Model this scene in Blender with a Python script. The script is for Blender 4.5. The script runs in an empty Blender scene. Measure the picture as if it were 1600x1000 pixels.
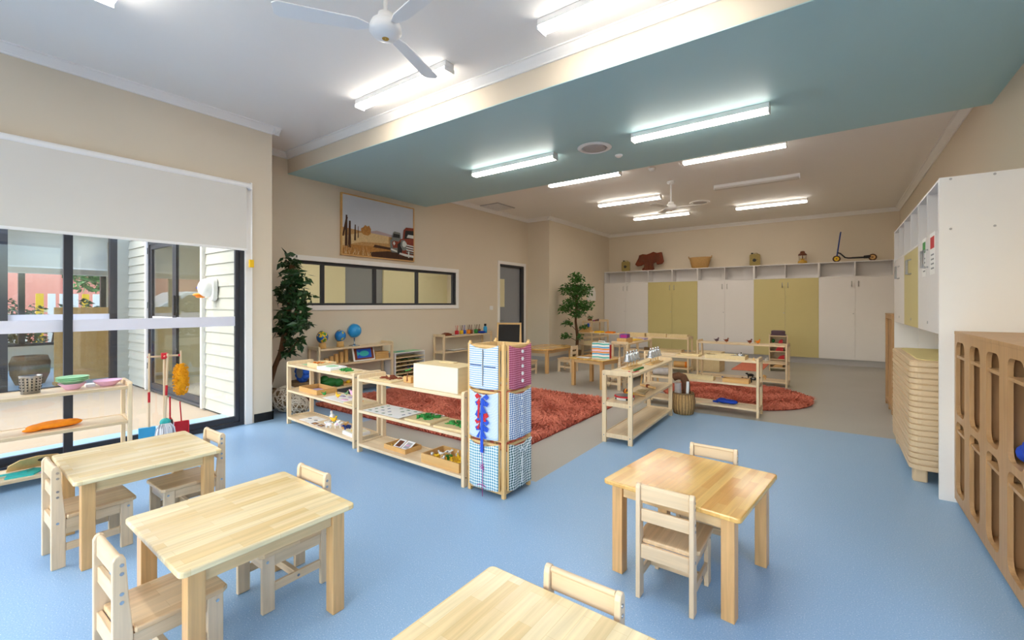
import bpy, math, random
import numpy as np
from mathutils import Vector, Matrix
random.seed(7); rng = np.random.default_rng(7)
PI = math.pi
S = bpy.context.scene
C = S.collection

# ------------------------------------------------------------------ materials
def lin(h):
    if isinstance(h, str):
        h = h.lstrip('#'); c = [int(h[i:i+2], 16)/255 for i in (0, 2, 4)]
    else: c = list(h)
    return tuple((x/12.92 if x <= .04045 else ((x+.055)/1.055)**2.4) for x in c) + (1,)
def newmat(name):
    m = bpy.data.materials.new(name); m.use_nodes = True
    nt = m.node_tree; return m, nt, nt.nodes['Principled BSDF']
def setp(b, rough=.5, metal=0, spec=.5):
    b.inputs['Roughness'].default_value = rough; b.inputs['Metallic'].default_value = metal
    b.inputs['Specular IOR Level'].default_value = spec
def N(nt, t, **k):
    n = nt.nodes.new(t)
    for a, v in k.items(): setattr(n, a, v)
    return n
def plain(name, col, rough=.6, metal=0, spec=.4, var=.04, scale=6, bump=0, bscale=200):
    m, nt, b = newmat(name); setp(b, rough, metal, spec)
    c = lin(col)
    tc = N(nt, 'ShaderNodeTexCoord'); no = N(nt, 'ShaderNodeTexNoise'); no.inputs['Scale'].default_value = scale
    no.inputs['Detail'].default_value = 3
    nt.links.new(tc.outputs['Object'], no.inputs['Vector'])
    mx = N(nt, 'ShaderNodeMix', data_type='RGBA')
    mx.inputs['A'].default_value = tuple(min(1, x*(1-var)) for x in c[:3])+(1,)
    mx.inputs['B'].default_value = tuple(min(1, x*(1+var)) for x in c[:3])+(1,)
    nt.links.new(no.outputs['Fac'], mx.inputs['Factor']); nt.links.new(mx.outputs['Result'], b.inputs['Base Color'])
    if bump:
        n2 = N(nt, 'ShaderNodeTexNoise'); n2.inputs['Scale'].default_value = bscale
        nt.links.new(tc.outputs['Object'], n2.inputs['Vector'])
        bp = N(nt, 'ShaderNodeBump'); bp.inputs['Strength'].default_value = bump; bp.inputs['Distance'].default_value = .004
        nt.links.new(n2.outputs['Fac'], bp.inputs['Height']); nt.links.new(bp.outputs['Normal'], b.inputs['Normal'])
    return m
def wood(name, c1, c2, axis='x', brick=None, rough=.35, spec=.45, grain=.16):
    """stave / grain wood; axis = direction the grain runs in object space; brick=(length,width)"""
    m, nt, b = newmat(name); setp(b, rough, 0, spec)
    tc = N(nt, 'ShaderNodeTexCoord'); sep = N(nt, 'ShaderNodeSeparateXYZ'); nt.links.new(tc.outputs['Object'], sep.inputs[0])
    com = N(nt, 'ShaderNodeCombineXYZ')
    o = {'x': ('X', 'Y', 'Z'), 'y': ('Y', 'X', 'Z'), 'z': ('Z', 'X', 'Y'), 'xz': ('X', 'Z', 'Y'), 'yz': ('Y', 'Z', 'X')}[axis]
    for i in range(3): nt.links.new(sep.outputs[o[i]], com.inputs[i])
    mp = N(nt, 'ShaderNodeMapping'); mp.inputs['Scale'].default_value = (2.2, 46, 46)
    nt.links.new(com.outputs[0], mp.inputs[0])
    no = N(nt, 'ShaderNodeTexNoise'); no.inputs['Scale'].default_value = 1; no.inputs['Detail'].default_value = 4; no.inputs['Distortion'].default_value = .7
    nt.links.new(mp.outputs[0], no.inputs['Vector'])
    if brick:
        br = N(nt, 'ShaderNodeTexBrick'); br.offset = .43; br.offset_frequency = 2
        br.inputs['Color1'].default_value = lin(c1); br.inputs['Color2'].default_value = lin(c2)
        br.inputs['Mortar'].default_value = tuple(x*.85 for x in lin(c2)[:3])+(1,)
        br.inputs['Scale'].default_value = 1; br.inputs['Mortar Size'].default_value = .0006; br.inputs['Mortar Smooth'].default_value = 1
        br.inputs['Bias'].default_value = -.25
        br.inputs['Brick Width'].default_value = brick[0]; br.inputs['Row Height'].default_value = brick[1]
        nt.links.new(com.outputs[0], br.inputs['Vector']); base = br.outputs['Color']
    else:
        n3 = N(nt, 'ShaderNodeTexNoise'); n3.inputs['Scale'].default_value = 5; nt.links.new(tc.outputs['Object'], n3.inputs['Vector'])
        mx0 = N(nt, 'ShaderNodeMix', data_type='RGBA'); mx0.inputs['A'].default_value = lin(c1); mx0.inputs['B'].default_value = lin(c2)
        nt.links.new(n3.outputs['Fac'], mx0.inputs['Factor']); base = mx0.outputs['Result']
    mr = N(nt, 'ShaderNodeMapRange'); mr.inputs['From Min'].default_value = .3; mr.inputs['From Max'].default_value = .7
    mr.inputs['To Min'].default_value = 1-grain; mr.inputs['To Max'].default_value = 1+grain*.35
    nt.links.new(no.outputs['Fac'], mr.inputs['Value'])
    mul = N(nt, 'ShaderNodeVectorMath', operation='SCALE')
    nt.links.new(base, mul.inputs[0]); nt.links.new(mr.outputs[0], mul.inputs['Scale'])
    nt.links.new(mul.outputs[0], b.inputs['Base Color'])
    return m
def check(name, ca, cb, n=60, horizontal=False, third=None):
    """gingham cloth: stripes both ways (or only across)"""
    m, nt, b = newmat(name); setp(b, .9, 0, .1)
    tc = N(nt, 'ShaderNodeTexCoord'); sep = N(nt, 'ShaderNodeSeparateXYZ'); nt.links.new(tc.outputs['Object'], sep.inputs[0])
    def stripe(sock, k):
        mu = N(nt, 'ShaderNodeMath', operation='MULTIPLY'); mu.inputs[1].default_value = k; nt.links.new(sock, mu.inputs[0])
        fr = N(nt, 'ShaderNodeMath', operation='FRACT'); nt.links.new(mu.outputs[0], fr.inputs[0])
        gt = N(nt, 'ShaderNodeMath', operation='GREATER_THAN'); gt.inputs[1].default_value = .5; nt.links.new(fr.outputs[0], gt.inputs[0])
        return gt.outputs[0]
    ad = N(nt, 'ShaderNodeMath', operation='ADD'); nt.links.new(sep.outputs['X'], ad.inputs[0]); nt.links.new(sep.outputs['Y'], ad.inputs[1])
    s1 = stripe(sep.outputs['Z'], n); s2 = stripe(ad.outputs[0], n)
    w = N(nt, 'ShaderNodeMath', operation='MULTIPLY'); w.inputs[1].default_value = .15 if horizontal else .5; nt.links.new(s2, w.inputs[0])
    w1 = N(nt, 'ShaderNodeMath', operation='MULTIPLY_ADD'); w1.inputs[1].default_value = .75 if horizontal else .5; nt.links.new(s1, w1.inputs[0]); nt.links.new(w.outputs[0], w1.inputs[2])
    mx = N(nt, 'ShaderNodeMix', data_type='RGBA'); mx.inputs['A'].default_value = lin(ca); mx.inputs['B'].default_value = lin(cb)
    nt.links.new(w1.outputs[0], mx.inputs['Factor']); nt.links.new(mx.outputs['Result'], b.inputs['Base Color'])
    return m
def speckle(name, col, c_light, c_dark, rough=.35):
    m, nt, b = newmat(name); setp(b, rough, 0, .45)
    tc = N(nt, 'ShaderNodeTexCoord')
    no = N(nt, 'ShaderNodeTexNoise'); no.inputs['Scale'].default_value = 170; no.inputs['Detail'].default_value = 2
    nt.links.new(tc.outputs['Object'], no.inputs['Vector'])
    cr = N(nt, 'ShaderNodeValToRGB'); e = cr.color_ramp.elements
    e[0].position = .30; e[0].color = lin(c_dark); e[1].position = .74; e[1].color = lin(c_light)
    a = cr.color_ramp.elements.new(.42); a.color = lin(col); a = cr.color_ramp.elements.new(.60); a.color = lin(col)
    nt.links.new(no.outputs['Fac'], cr.inputs[0]); nt.links.new(cr.outputs[0], b.inputs['Base Color'])
    n2 = N(nt, 'ShaderNodeTexNoise'); n2.inputs['Scale'].default_value = 1.3; nt.links.new(tc.outputs['Object'], n2.inputs['Vector'])
    mr = N(nt, 'ShaderNodeMapRange'); mr.inputs['To Min'].default_value = rough-.06; mr.inputs['To Max'].default_value = rough+.08
    nt.links.new(n2.outputs['Fac'], mr.inputs['Value']); nt.links.new(mr.outputs[0], b.inputs['Roughness'])
    return m
def emit(name, col, st):
    m = bpy.data.materials.new(name); m.use_nodes = True; nt = m.node_tree; nt.nodes.clear()
    e = N(nt, 'ShaderNodeEmission'); e.inputs['Color'].default_value = tuple(col)+(1,); e.inputs['Strength'].default_value = st
    o = N(nt, 'ShaderNodeOutputMaterial'); nt.links.new(e.outputs[0], o.inputs[0]); return m
def glassm(name, tint=(.96, .98, .97), refl=1.0):
    m = bpy.data.materials.new(name); m.use_nodes = True; nt = m.node_tree; nt.nodes.clear()
    t = N(nt, 'ShaderNodeBsdfTransparent'); t.inputs['Color'].default_value = tuple(tint)+(1,)
    g = N(nt, 'ShaderNodeBsdfGlossy'); g.inputs['Roughness'].default_value = .01
    lw = N(nt, 'ShaderNodeLayerWeight'); lw.inputs['Blend'].default_value = .5
    pw = N(nt, 'ShaderNodeMath', operation='POWER'); pw.inputs[1].default_value = 5; nt.links.new(lw.outputs['Facing'], pw.inputs[0])
    mu = N(nt, 'ShaderNodeMath', operation='MULTIPLY_ADD'); mu.inputs[1].default_value = .9*refl; mu.inputs[2].default_value = .04*refl
    nt.links.new(pw.outputs[0], mu.inputs[0])
    mx = N(nt, 'ShaderNodeMixShader'); nt.links.new(mu.outputs[0], mx.inputs[0])
    nt.links.new(t.outputs[0], mx.inputs[1]); nt.links.new(g.outputs[0], mx.inputs[2])
    o = N(nt, 'ShaderNodeOutputMaterial'); nt.links.new(mx.outputs[0], o.inputs[0]); return m

M = {}
M['wall'] = plain('wall_paint', '#DDD0BB', .75, var=.015, scale=2)
M['ceil'] = plain('ceiling_paint', '#F5F2ED', .8, var=.01, scale=2)
M['teal'] = plain('teal_paint', '#AFD2D6', .5, var=.015, scale=2)
M['trim'] = plain('white_trim_paint', '#F1EEEA', .45, var=.01)
M['white'] = plain('white_laminate', '#E6E2E0', .4, var=.01)
M['yellow'] = plain('yellow_laminate', '#CCBE84', .45, var=.02)
M['kick'] = plain('grey_kickboard', '#B5B2B2', .4)
M['blue'] = speckle('blue_vinyl', '#93B6D8', '#D2E3F4', '#7FA6CE', .36)
M['grey'] = speckle('grey_vinyl', '#B0ACA4', '#C4C0B8', '#A19D95', .36)
M['dark'] = plain('dark_aluminium', '#33343A', .4, var=.03)
M['black'] = plain('black_vinyl', '#151619', .5)
M['chrome'] = plain('chrome', '#C9CCD0', .22, metal=1, var=.02)
M['steel'] = plain('brushed_steel', '#B9B9BA', .3, metal=1)
M['glass'] = glassm('window_glass')
M['stripe'] = plain('frosted_stripe', '#E3E2EE', .5)
M['blind'] = plain('blind_fabric', '#DEDAD2', .8, var=.01)
M['plaswhite'] = plain('white_plastic', '#F2F1EF', .35, var=.01)
M['siding'] = plain('siding_paint', '#A6A79D', .6, var=.02)
M['deck'] = plain('patio_concrete', '#A29480', .8, var=.06, scale=3)
M['lamp'] = emit('lamp_diffuser', (1, .93, .84), 17.5)
M['lampoff'] = plain('lamp_diffuser_off', '#D9D5CF', .4)
SH = ('#EFD9B5', '#E3C59A')
M['shx'] = wood('pale_beech_x', *SH, axis='x', brick=(.5, .06), grain=.10)
M['shy'] = wood('pale_beech_y', *SH, axis='y', grain=.10)
M['shz'] = wood('pale_beech_z', *SH, axis='z', grain=.10)
M['chx'] = wood('chair_wood_x', '#E9CFAB', '#D9B98F', axis='x', grain=.16)
M['chy'] = wood('chair_wood_y', '#E9CFAB', '#D9B98F', axis='y', grain=.16)
M['chz'] = wood('chair_wood_z', '#EBD3B2', '#DCBE97', axis='z', grain=.14)
M['chseat'] = wood('chair_seat_wood', '#E6C9A0', '#CFA779', axis='y', brick=(.3, .055), grain=.16)
M['top_pale'] = wood('table_top_pale', '#F0DBAC', '#E0BD80', axis='y', brick=(.31, .047), rough=.22, spec=.55, grain=.16)
M['top_gold'] = wood('table_top_golden', '#E8BC6E', '#CB8B42', axis='y', brick=(.24, .042), rough=.16, spec=.6, grain=.16)
M['legz'] = wood('table_leg_wood', '#E3B77E', '#D4A166', axis='z', rough=.3, grain=.2)
M['apx'] = wood('apron_wood_x', '#E8C897', '#D9B07A', axis='x', rough=.3)
M['apy'] = wood('apron_wood_y', '#E8C897', '#D9B07A', axis='y', rough=.3)
M['oak'] = wood('oak_veneer', '#C9A070', '#B88D5F', axis='z', rough=.45, grain=.14)
M['oakd'] = wood('oak_veneer_back', '#C0966A', '#AE8459', axis='z', rough=.5, grain=.14)
M['ply'] = wood('plywood', '#EAD6A9', '#DFC592', axis='y', rough=.5, grain=.08)
M['tray'] = wood('tray_wood', '#E5B877', '#D6A460', axis='x', rough=.45, grain=.12)
M['frame'] = wood('frame_pine', '#EBC68C', '#DFB271', axis='z', rough=.4, grain=.1)
M['cot'] = plain('cot_plastic', '#DCC09A', .45, var=.03)
M['cotsheet'] = plain('cot_sheet', '#D8C78C', .8, var=.03)
for k, c in dict(red='#C8202C', orange='#F28A1A', yel='#F2C21E', green='#2E8B3A', dkgreen='#22702F', cobalt='#1F4FC4', sky='#3FA6D8', teal2='#35B5B0', purple='#6C3F97',
                 pink='#E9B9D6', magenta='#B01C86', mint='#9FCF9F', brown='#6B3A22', rust='#7A3517', paper='#F4F3F0', blackp='#1B1B1D', navy='#203E85', lilac='#B9A8CF', ochre='#C79A3C', greyc='#8D8F92', plum='#5B4350').items():
    M[k] = plain(k+'_paint', c, .5, var=.06, scale=20)
M['orangefab'] = plain('orange_fabric', '#F08A12', .9, var=.15, scale=25, bump=.6, bscale=60)
M['bluefab'] = plain('blue_fabric', '#1E45B5', .9, var=.12, scale=25, bump=.6, bscale=60)
M['skyfab'] = plain('light_blue_cloth', '#2F63C9', .9, var=.1, scale=25)
M['duster'] = plain('yellow_microfibre', '#F2A516', .95, var=.25, scale=60)
M['mop'] = plain('white_mop_cord', '#F0F0F4', .9, var=.08)
M['rug'] = plain('coral_pile', '#D98068', .95, spec=.1, var=.30, scale=26)
M['rugbase'] = plain('rug_backing', '#8C3A2C', .95, var=.2, scale=20)
M['wicker'] = plain('wicker', '#C39C66', .7, var=.3, scale=45, bump=1, bscale=90)
M['wickerd'] = plain('dark_wicker', '#7C6243', .7, var=.35, scale=40, bump=1, bscale=80)
M['whitewick'] = plain('white_rattan', '#DCCFBC', .7, var=.2, scale=40)
M['leafd'] = plain('dark_leaf', '#23421F', .35, var=.5, scale=9)
M['leaf'] = plain('mid_leaf', '#3F6B2C', .4, var=.5, scale=8)
M['trunk'] = plain('bark', '#5E4028', .9, var=.3, scale=30, bump=.6, bscale=60)
M['coral'] = plain('coral_cladding', '#E08A78', .8, var=.03)
M['carw'] = plain('car_paint', '#F4F4F4', .2, spec=.6, var=.005)
M['carg'] = plain('car_glass', '#39424C', .15, spec=.7)
M['tyre'] = plain('tyre_rubber', '#1A1A1A', .8)
M['asphalt'] = plain('asphalt', '#9B9A97', .9, var=.08)
M['greydoor'] = plain('grey_door_paint', '#8F9297', .5, var=.02)
M['cream'] = plain('cream_paint', '#E6DCB6', .7, var=.02)
M['board'] = plain('blackboard', '#201D1B', .7, var=.1)
M['fur'] = plain('brown_fur', '#6A4732', .95, var=.45, scale=28, bump=1, bscale=90)
M['furw'] = plain('grey_white_fur', '#BDB6B4', .95, var=.25, scale=22, bump=1, bscale=90)
M['g1'] = check('blue_white_stripe_cloth', '#F3F6FA', '#7FAEDC', 62, True)
M['g2'] = check('red_stripe_cloth', '#D8889C', '#9A3E58', 62, True)
M['g3'] = check('blue_stripe_cloth', '#EDF3FA', '#8DB4E0', 90, True)
M['g4'] = check('navy_gingham', '#F4F6F8', '#2F5E9A', 62)
M['g5'] = check('teal_gingham', '#F2F6F6', '#3E8FA6', 48)
M['g6'] = check('green_gingham', '#F2F5F2', '#15504F', 52)

# ------------------------------------------------------------------ mesh builder
class MB:
    def __init__(s): s.v = []; s.f = []; s.mi = []; s.sm = []
    def add(s, vs, fs, m=0, smooth=False, R=None, T=None):
        o = len(s.v)
        for p in vs:
            p = Vector(p)
            if R is not None: p = R @ p
            if T is not None: p = p + Vector(T)
            s.v.append(tuple(p))
        for f in fs:
            s.f.append(tuple(i+o for i in f)); s.mi.append(m); s.sm.append(smooth)
        return s
    def box(s, x0, x1, y0, y1, z0, z1, m=0, R=None, T=None):
        if x0 > x1: x0, x1 = x1, x0
        if y0 > y1: y0, y1 = y1, y0
        if z0 > z1: z0, z1 = z1, z0
        v = [(x, y, z) for z in (z0, z1) for x, y in ((x0, y0), (x1, y0), (x1, y1), (x0, y1))]
        return s.add(v, [(3, 2, 1, 0), (4, 5, 6, 7), (0, 1, 5, 4), (1, 2, 6, 5), (2, 3, 7, 6), (3, 0, 4, 7)], m, False, R, T)
    def bx(s, c, d, m=0, R=None):
        return s.box(-d[0]/2, d[0]/2, -d[1]/2, d[1]/2, -d[2]/2, d[2]/2, m, R, c)
    def cyl(s, p0, p1, r, n=12, r2=None, m=0, cap=True):
        p0 = Vector(p0); p1 = Vector(p1); r2 = r if r2 is None else r2
        d = (p1-p0).normalized(); a = d.orthogonal().normalized(); b = d.cross(a)
        v = []
        for p, rr in ((p0, r), (p1, r2)):
            for i in range(n):
                t = 2*PI*i/n; v.append(p+a*rr*math.cos(t)+b*rr*math.sin(t))
        s.add(v, [(i, (i+1) % n, n+(i+1) % n, n+i) for i in range(n)], m, True)
        if cap:
            s.add(v[:n], [tuple(reversed(range(n)))], m); s.add(v[n:], [tuple(range(n))], m)
        return s
    def tube(s, pts, r, n=6, m=0, rs=None):
        P = [Vector(p) for p in pts]; v = []
        for i, p in enumerate(P):
            d = (P[min(i+1, len(P)-1)]-P[max(i-1, 0)]).normalized()
            a = d.cross(Vector((0.13, .07, 1))).normalized() if abs(d.z) < .9 else d.cross(Vector((1, .05, 0))).normalized()
            b = d.cross(a); rr = rs[i] if rs else r
            for k in range(n): t = 2*PI*k/n; v.append(p+a*rr*math.cos(t)+b*rr*math.sin(t))
        f = [(j*n+i, j*n+(i+1) % n, (j+1)*n+(i+1) % n, (j+1)*n+i) for j in range(len(P)-1) for i in range(n)]
        s.add(v, f, m, True); s.add(v[:n], [tuple(reversed(range(n)))], m); s.add(v[-n:], [tuple(range(n))], m)
        return s
    def lathe(s, prof, c=(0, 0, 0), n=24, m=0, sx=1, sy=1, R=None):
        v = []; k = len(prof)
        for r, z in prof:
            for i in range(n): t = 2*PI*i/n; v.append((r*math.cos(t)*sx, r*math.sin(t)*sy, z))
        f = [(j*n+i, j*n+(i+1) % n, (j+1)*n+(i+1) % n, (j+1)*n+i) for j in range(k-1) for i in range(n)]
        return s.add(v, f, m, True, R, c)
    def sph(s, c, r, n=14, k=8, m=0, R=None):
        if not isinstance(r, (tuple, list)): r = (r, r, r)
        v = [(0, 0, -r[2])]
        for j in range(1, k):
            p = -PI/2+PI*j/k
            for i in range(n): t = 2*PI*i/n; v.append((r[0]*math.cos(p)*math.cos(t), r[1]*math.cos(p)*math.sin(t), r[2]*math.sin(p)))
        v.append((0, 0, r[2])); L = len(v)-1
        f = [(0, 1+(i+1) % n, 1+i) for i in range(n)]
        for j in range(k-2):
            for i in range(n): f.append((1+j*n+i, 1+j*n+(i+1) % n, 1+(j+1)*n+(i+1) % n, 1+(j+1)*n+i))
        f += [(L, 1+(k-2)*n+i, 1+(k-2)*n+(i+1) % n) for i in range(n)]
        return s.add(v, f, m, True, R, c)
    def prism(s, poly, a, b, axis='z', m=0, R=None, T=None):
        n = len(poly)
        def P(u, w, h): return {'z': (u, w, h), 'y': (u, h, w), 'x': (h, u, w)}[axis]
        v = [P(u, w, a) for u, w in poly]+[P(u, w, b) for u, w in poly]
        f = [(i, (i+1) % n, n+(i+1) % n, n+i) for i in range(n)]+[tuple(reversed(range(n))), tuple(range(n, 2*n))]
        if axis == 'y': f = [tuple(reversed(q)) for q in f]
        return s.add(v, f, m, False, R, T)
    def build(s, name, mats, parent=None, bevel=0, loc=None, seg=2):
        me = bpy.data.meshes.new(name); me.from_pydata(s.v, [], s.f)
        if not isinstance(mats, (list, tuple)): mats = [mats]
        for m in mats: me.materials.append(M[m] if isinstance(m, str) else m)
        me.polygons.foreach_set('material_index', s.mi); me.polygons.foreach_set('use_smooth', s.sm)
        me.update()
        o = bpy.data.objects.new(name, me); C.objects.link(o)
        if parent: o.parent = parent
        if loc: o.location = loc
        if bevel:
            b = o.modifiers.new('Bevel', 'BEVEL'); b.width = bevel; b.segments = seg; b.limit_method = 'ANGLE'; b.angle_limit = .9
        return o
def tag(o, label, cat, group=None, kind=None):
    o['label'] = label; o['category'] = cat
    if group: o['group'] = group
    if kind: o['kind'] = kind
    return o
def thing(name, label, cat, loc=(0, 0, 0), rz=0, group=None):
    o = bpy.data.objects.new(name, None); C.objects.link(o); o.empty_display_size = .1
    o.location = loc; o.rotation_euler = (0, 0, math.radians(rz)); return tag(o, label, cat, group)
def one(name, mb, mats, label, cat, loc=(0, 0, 0), rz=0, group=None, bevel=0):
    o = mb.build(name, mats, bevel=bevel); o.location = loc; o.rotation_euler = (0, 0, math.radians(rz)); return tag(o, label, cat, group)
def struct(name, mb, mats, parent=None, bevel=0, label=None):
    o = mb.build(name, mats, parent, bevel)
    if not parent: o['kind'] = 'structure'
    if label: o['label'] = label
    return o
def sempty(name, loc=(0, 0, 0)):
    o = bpy.data.objects.new(name, None); C.objects.link(o); o.location = loc; o['kind'] = 'structure'; return o
KID = {}
def kids(o): return [c for c in bpy.data.objects if c.parent == o]
def dup(o, loc, rz, label, group=None, parent=None):
    r = o.copy(); C.objects.link(r); r.location = loc; r.rotation_euler = (0, 0, math.radians(rz))
    r['label'] = label
    if group: r['group'] = group
    elif 'group' in r.keys(): del r['group']
    def rec(a, b):
        for ch in kids(a):
            c = ch.copy(); C.objects.link(c); c.parent = b; rec(ch, c)
    rec(o, r); return r
def RX(a): return Matrix.Rotation(math.radians(a), 3, 'X')
def RY(a): return Matrix.Rotation(math.radians(a), 3, 'Y')
def RZ(a): return Matrix.Rotation(math.radians(a), 3, 'Z')
def rrect(x0, x1, y0, y1, r, n=5):
    P = []
    for cx, cy, a0 in ((x1-r, y1-r, 0), (x0+r, y1-r, 90), (x0+r, y0+r, 180), (x1-r, y0+r, 270)):
        for i in range(n+1):
            a = math.radians(a0+90*i/n); P.append((cx+r*math.cos(a), cy+r*math.sin(a)))
    return P

# ------------------------------------------------------------------ room shell
H = 3.59
XR = 1.2; XL = -5.62; XF = -6.4; YB = 13.2; YN = -2.9; XP = -5.75; YP = 9.55
# floor: blue vinyl with a grey vinyl inlay
b = MB()
def q(x0, x1, y0, y1, m, z=0): b.add([(x0, y0, z), (x1, y0, z), (x1, y1, z), (x0, y1, z)], [(0, 1, 2, 3)], m)
GX = -1.93; GY = 6.15; GL = -4.6; GF = 3.0
q(XF, XR, YN, 2.35, 0); q(XF, -4.6, 2.35, 5.6, 0); q(-4.6, GX, 2.35, GF, 0); q(GX, XR, 2.35, GY, 0)
q(-4.6, GX, GF, GY, 1); q(XF, -4.6, 5.6, YB, 1); q(-4.6, XR, GY, YB, 1)
b.box(XF, XR, YN, YB, -.12, -.004, 0)
struct('floor', b, ['blue', 'grey'])
b = MB(); b.box(XF-.2, XR+.1, YN-.1, YB+.1, H, H+.12); struct('ceiling', b, 'ceil')
b = MB(); b.box(XF, XR, 3.33, 6.03, 3.305, H-.001); struct('ceiling_bulkhead', b, 'wall')
b = MB(); b.box(XF, XR, 3.331, 6.029, 3.298, 3.306); struct('ceiling_bulkhead_soffit', b, 'teal')
# near left wall with sliding door opening
OY0, OY1, OZ = -2.0, 2.42, 2.74
b = MB(); b.box(XL-.2, XL, YN, OY0, 0, H); b.box(XL-.2, XL, OY1, 2.73, 0, H); b.box(XL-.2, XL, OY0, OY1, OZ, H)
b.box(XF, XL-.2, 2.56, 2.73, 0, H)
struct('wall_left', b, 'wall')
# picture wall (far left) with internal window and door openings
W0, W1, WZ0, WZ1 = 3.42, 6.86, 1.40, 2.07
D0, D1, DZ = 8.36, 9.38, 2.37
b = MB(); T = .16
b.box(XF-T, XF, 2.56, D0, 0, WZ0); b.box(XF-T, XF, 2.56, W0, WZ0, WZ1); b.box(XF-T, XF, W1, D0, WZ0, WZ1); b.box(XF-T, XF, 2.56, D0, WZ1, H)
b.box(XF-T, XF, D0, D1, DZ, H); b.box(XF-T, XF, D1, YP, 0, H)
struct('wall_far_left', b, 'wall')
b = MB(); b.box(XF-T, XP, YP, YB, 0, H); struct('wall_rear_left', b, 'wall')
b = MB(); b.box(XF-T, XR, YB, YB+.15, 0, H); struct('wall_back', b, 'wall')
b = MB(); b.box(XR, XR+.15, 2.2, YB+.15, 0, H); b.box(XR, XR+.15, YN, -2.5, 0, H); b.box(XR, XR+.15, -2.5, 2.2, 0, .85); b.box(XR, XR+.15, -2.5, 2.2, 2.6, H); struct('wall_right', b, 'wall')
w = sempty('added_window', (XR, -.15, .85)); b = MB()  # added window out of view, brings extra daylight to the near end
for y in (-2.32, -.8, .8, 2.32): b.box(.03, .09, y-.03, y+.03, 0, 1.75)
b.box(.03, .09, -2.35, 2.35, 0, .05); b.box(.03, .09, -2.35, 2.35, 1.7, 1.75); f = b.build('frame', 'dark', w); b = MB(); b.box(.055, .06, -2.32, 2.32, .05, 1.7); b.build('pane', 'glass', f)
b = MB(); b.box(XL-.2, XR+.15, YN-.15, YN, 2.7, H); b.box(XL-.2, -5.4, YN-.15, YN, 0, 2.7); b.box(1.0, XR+.15, YN-.15, YN, 0, 2.7)
struct('wall_front', b, 'wall')
# cornices (stepped cove)
def cornice(name, x0, y0, x1, y1, inx, iny):
    L = math.hypot(x1-x0, y1-y0); ux, uy = (x1-x0)/L, (y1-y0)/L
    prof = [(0, 0), (.082, 0), (.082, -.012), (.068, -.014), (.055, -.026), (.03, -.05), (.016, -.066), (.014, -.08), (0, -.082)]
    v = []
    for px, py in ((x0, y0), (x1, y1)):
        for o, z in prof: v.append((px+inx*o, py+iny*o, H+z))
    n = len(prof); f = [(i, (i+1) % n, n+(i+1) % n, n+i) for i in range(n)]+[tuple(range(n)), tuple(reversed(range(n, 2*n)))]
    if ux*iny-uy*inx > 0: f = [tuple(reversed(g)) for g in f]
    b = MB(); b.add(v, f); struct(name, b, 'trim')
cornice('trim_1', XL, YN, XL, 2.73+.08, 1, 0)
cornice('trim_2', XF, 2.73, XL+.08, 2.73, 0, 1)
cornice('trim_3', XF, 2.73, XF, 3.33, 1, 0)
cornice('trim_4', XF, 3.33, XR, 3.33, 0, -1)
cornice('trim_5', XR, YN, XR, 3.33, -1, 0)
cornice('trim_6', XF, 6.03, XF, YP, 1, 0)
cornice('trim_7', XF, YP, XP+.08, YP, 0, -1)
cornice('trim_8', XP, YP-.08, XP, YB, 1, 0)
cornice('trim_9', XP, YB, XR, YB, 0, -1)
cornice('trim_10', XR, 6.03, XR, YB, -1, 0)
# baseboards: black coved vinyl
b = MB(); b.box(XL, XL+.012, 2.52, 2.742, 0, .1); b.box(XF, XL+.012, 2.73, 2.742, 0, .1); struct('baseboard_left', b, 'black')
b = MB(); b.box(XF, XF+.012, 2.742, D0-.08, 0, .1); b.box(XF, XF+.012, D1+.08, YP, 0, .1); b.box(XF, XP, YP-.012, YP, 0, .1); b.box(XP, XP+.012, YP-.012, 12.75, 0, .1); struct('baseboard_far_left', b, 'kick')

# ---- window_1 : sliding glass doors in the near left wall
w = sempty('window_1', (XL, .2, 0))
def wp(name, b, m, bevel=.002):
    o = b.build(name, m, w, bevel); o.location = (-XL, -.2, 0); return o
b = MB(); b.box(XL-.14, XL-.02, OY0, OY1, 0, .045); b.box(XL-.14, XL-.02, OY0, OY1, OZ-.06, OZ); b.box(XL-.14, XL-.02, OY1-.05, OY1, .045, OZ-.06); b.box(XL-.14, XL-.02, OY0, OY0+.05, .045, OZ-.06)
wp('outer_frame', b, 'dark')
for nm, y0, y1, x in (('sliding_panel', -2.0, -.38, -.055), ('fixed_panel', -.46, .97, -.105), ('sliding_panel', .90, 2.39, -.055)):
    b = MB(); X0 = XL+x-.02; X1 = XL+x+.02
    b.box(X0, X1, y0, y0+.06, .05, OZ-.06); b.box(X0, X1, y1-.06, y1, .05, OZ-.06); b.box(X0, X1, y0+.06, y1-.06, .05, .11); b.box(X0, X1, y0+.06, y1-.06, OZ-.13, OZ-.06)
    p = wp(nm, b, 'dark')
    g = MB(); g.box(XL+x-.004, XL+x+.004, y0+.06, y1-.06, .11, OZ-.13); o = g.build('pane', 'glass', p)
    g = MB(); g.box(XL+x+.005, XL+x+.0075, y0+.06, y1-.06, 1.165, 1.275); o = g.build('frosted_stripe', 'stripe', p)
b = MB(); b.box(XL-.02, XL+.018, OY1-.002, OY1+.075, 0, OZ+.06); b.box(XL-.02, XL+.018, OY0-.075, OY0+.002, 0, OZ+.06); b.box(XL-.02, XL+.018, OY0, OY1, OZ, OZ+.06)
wp('architrave', b, 'trim', .003)

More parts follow.
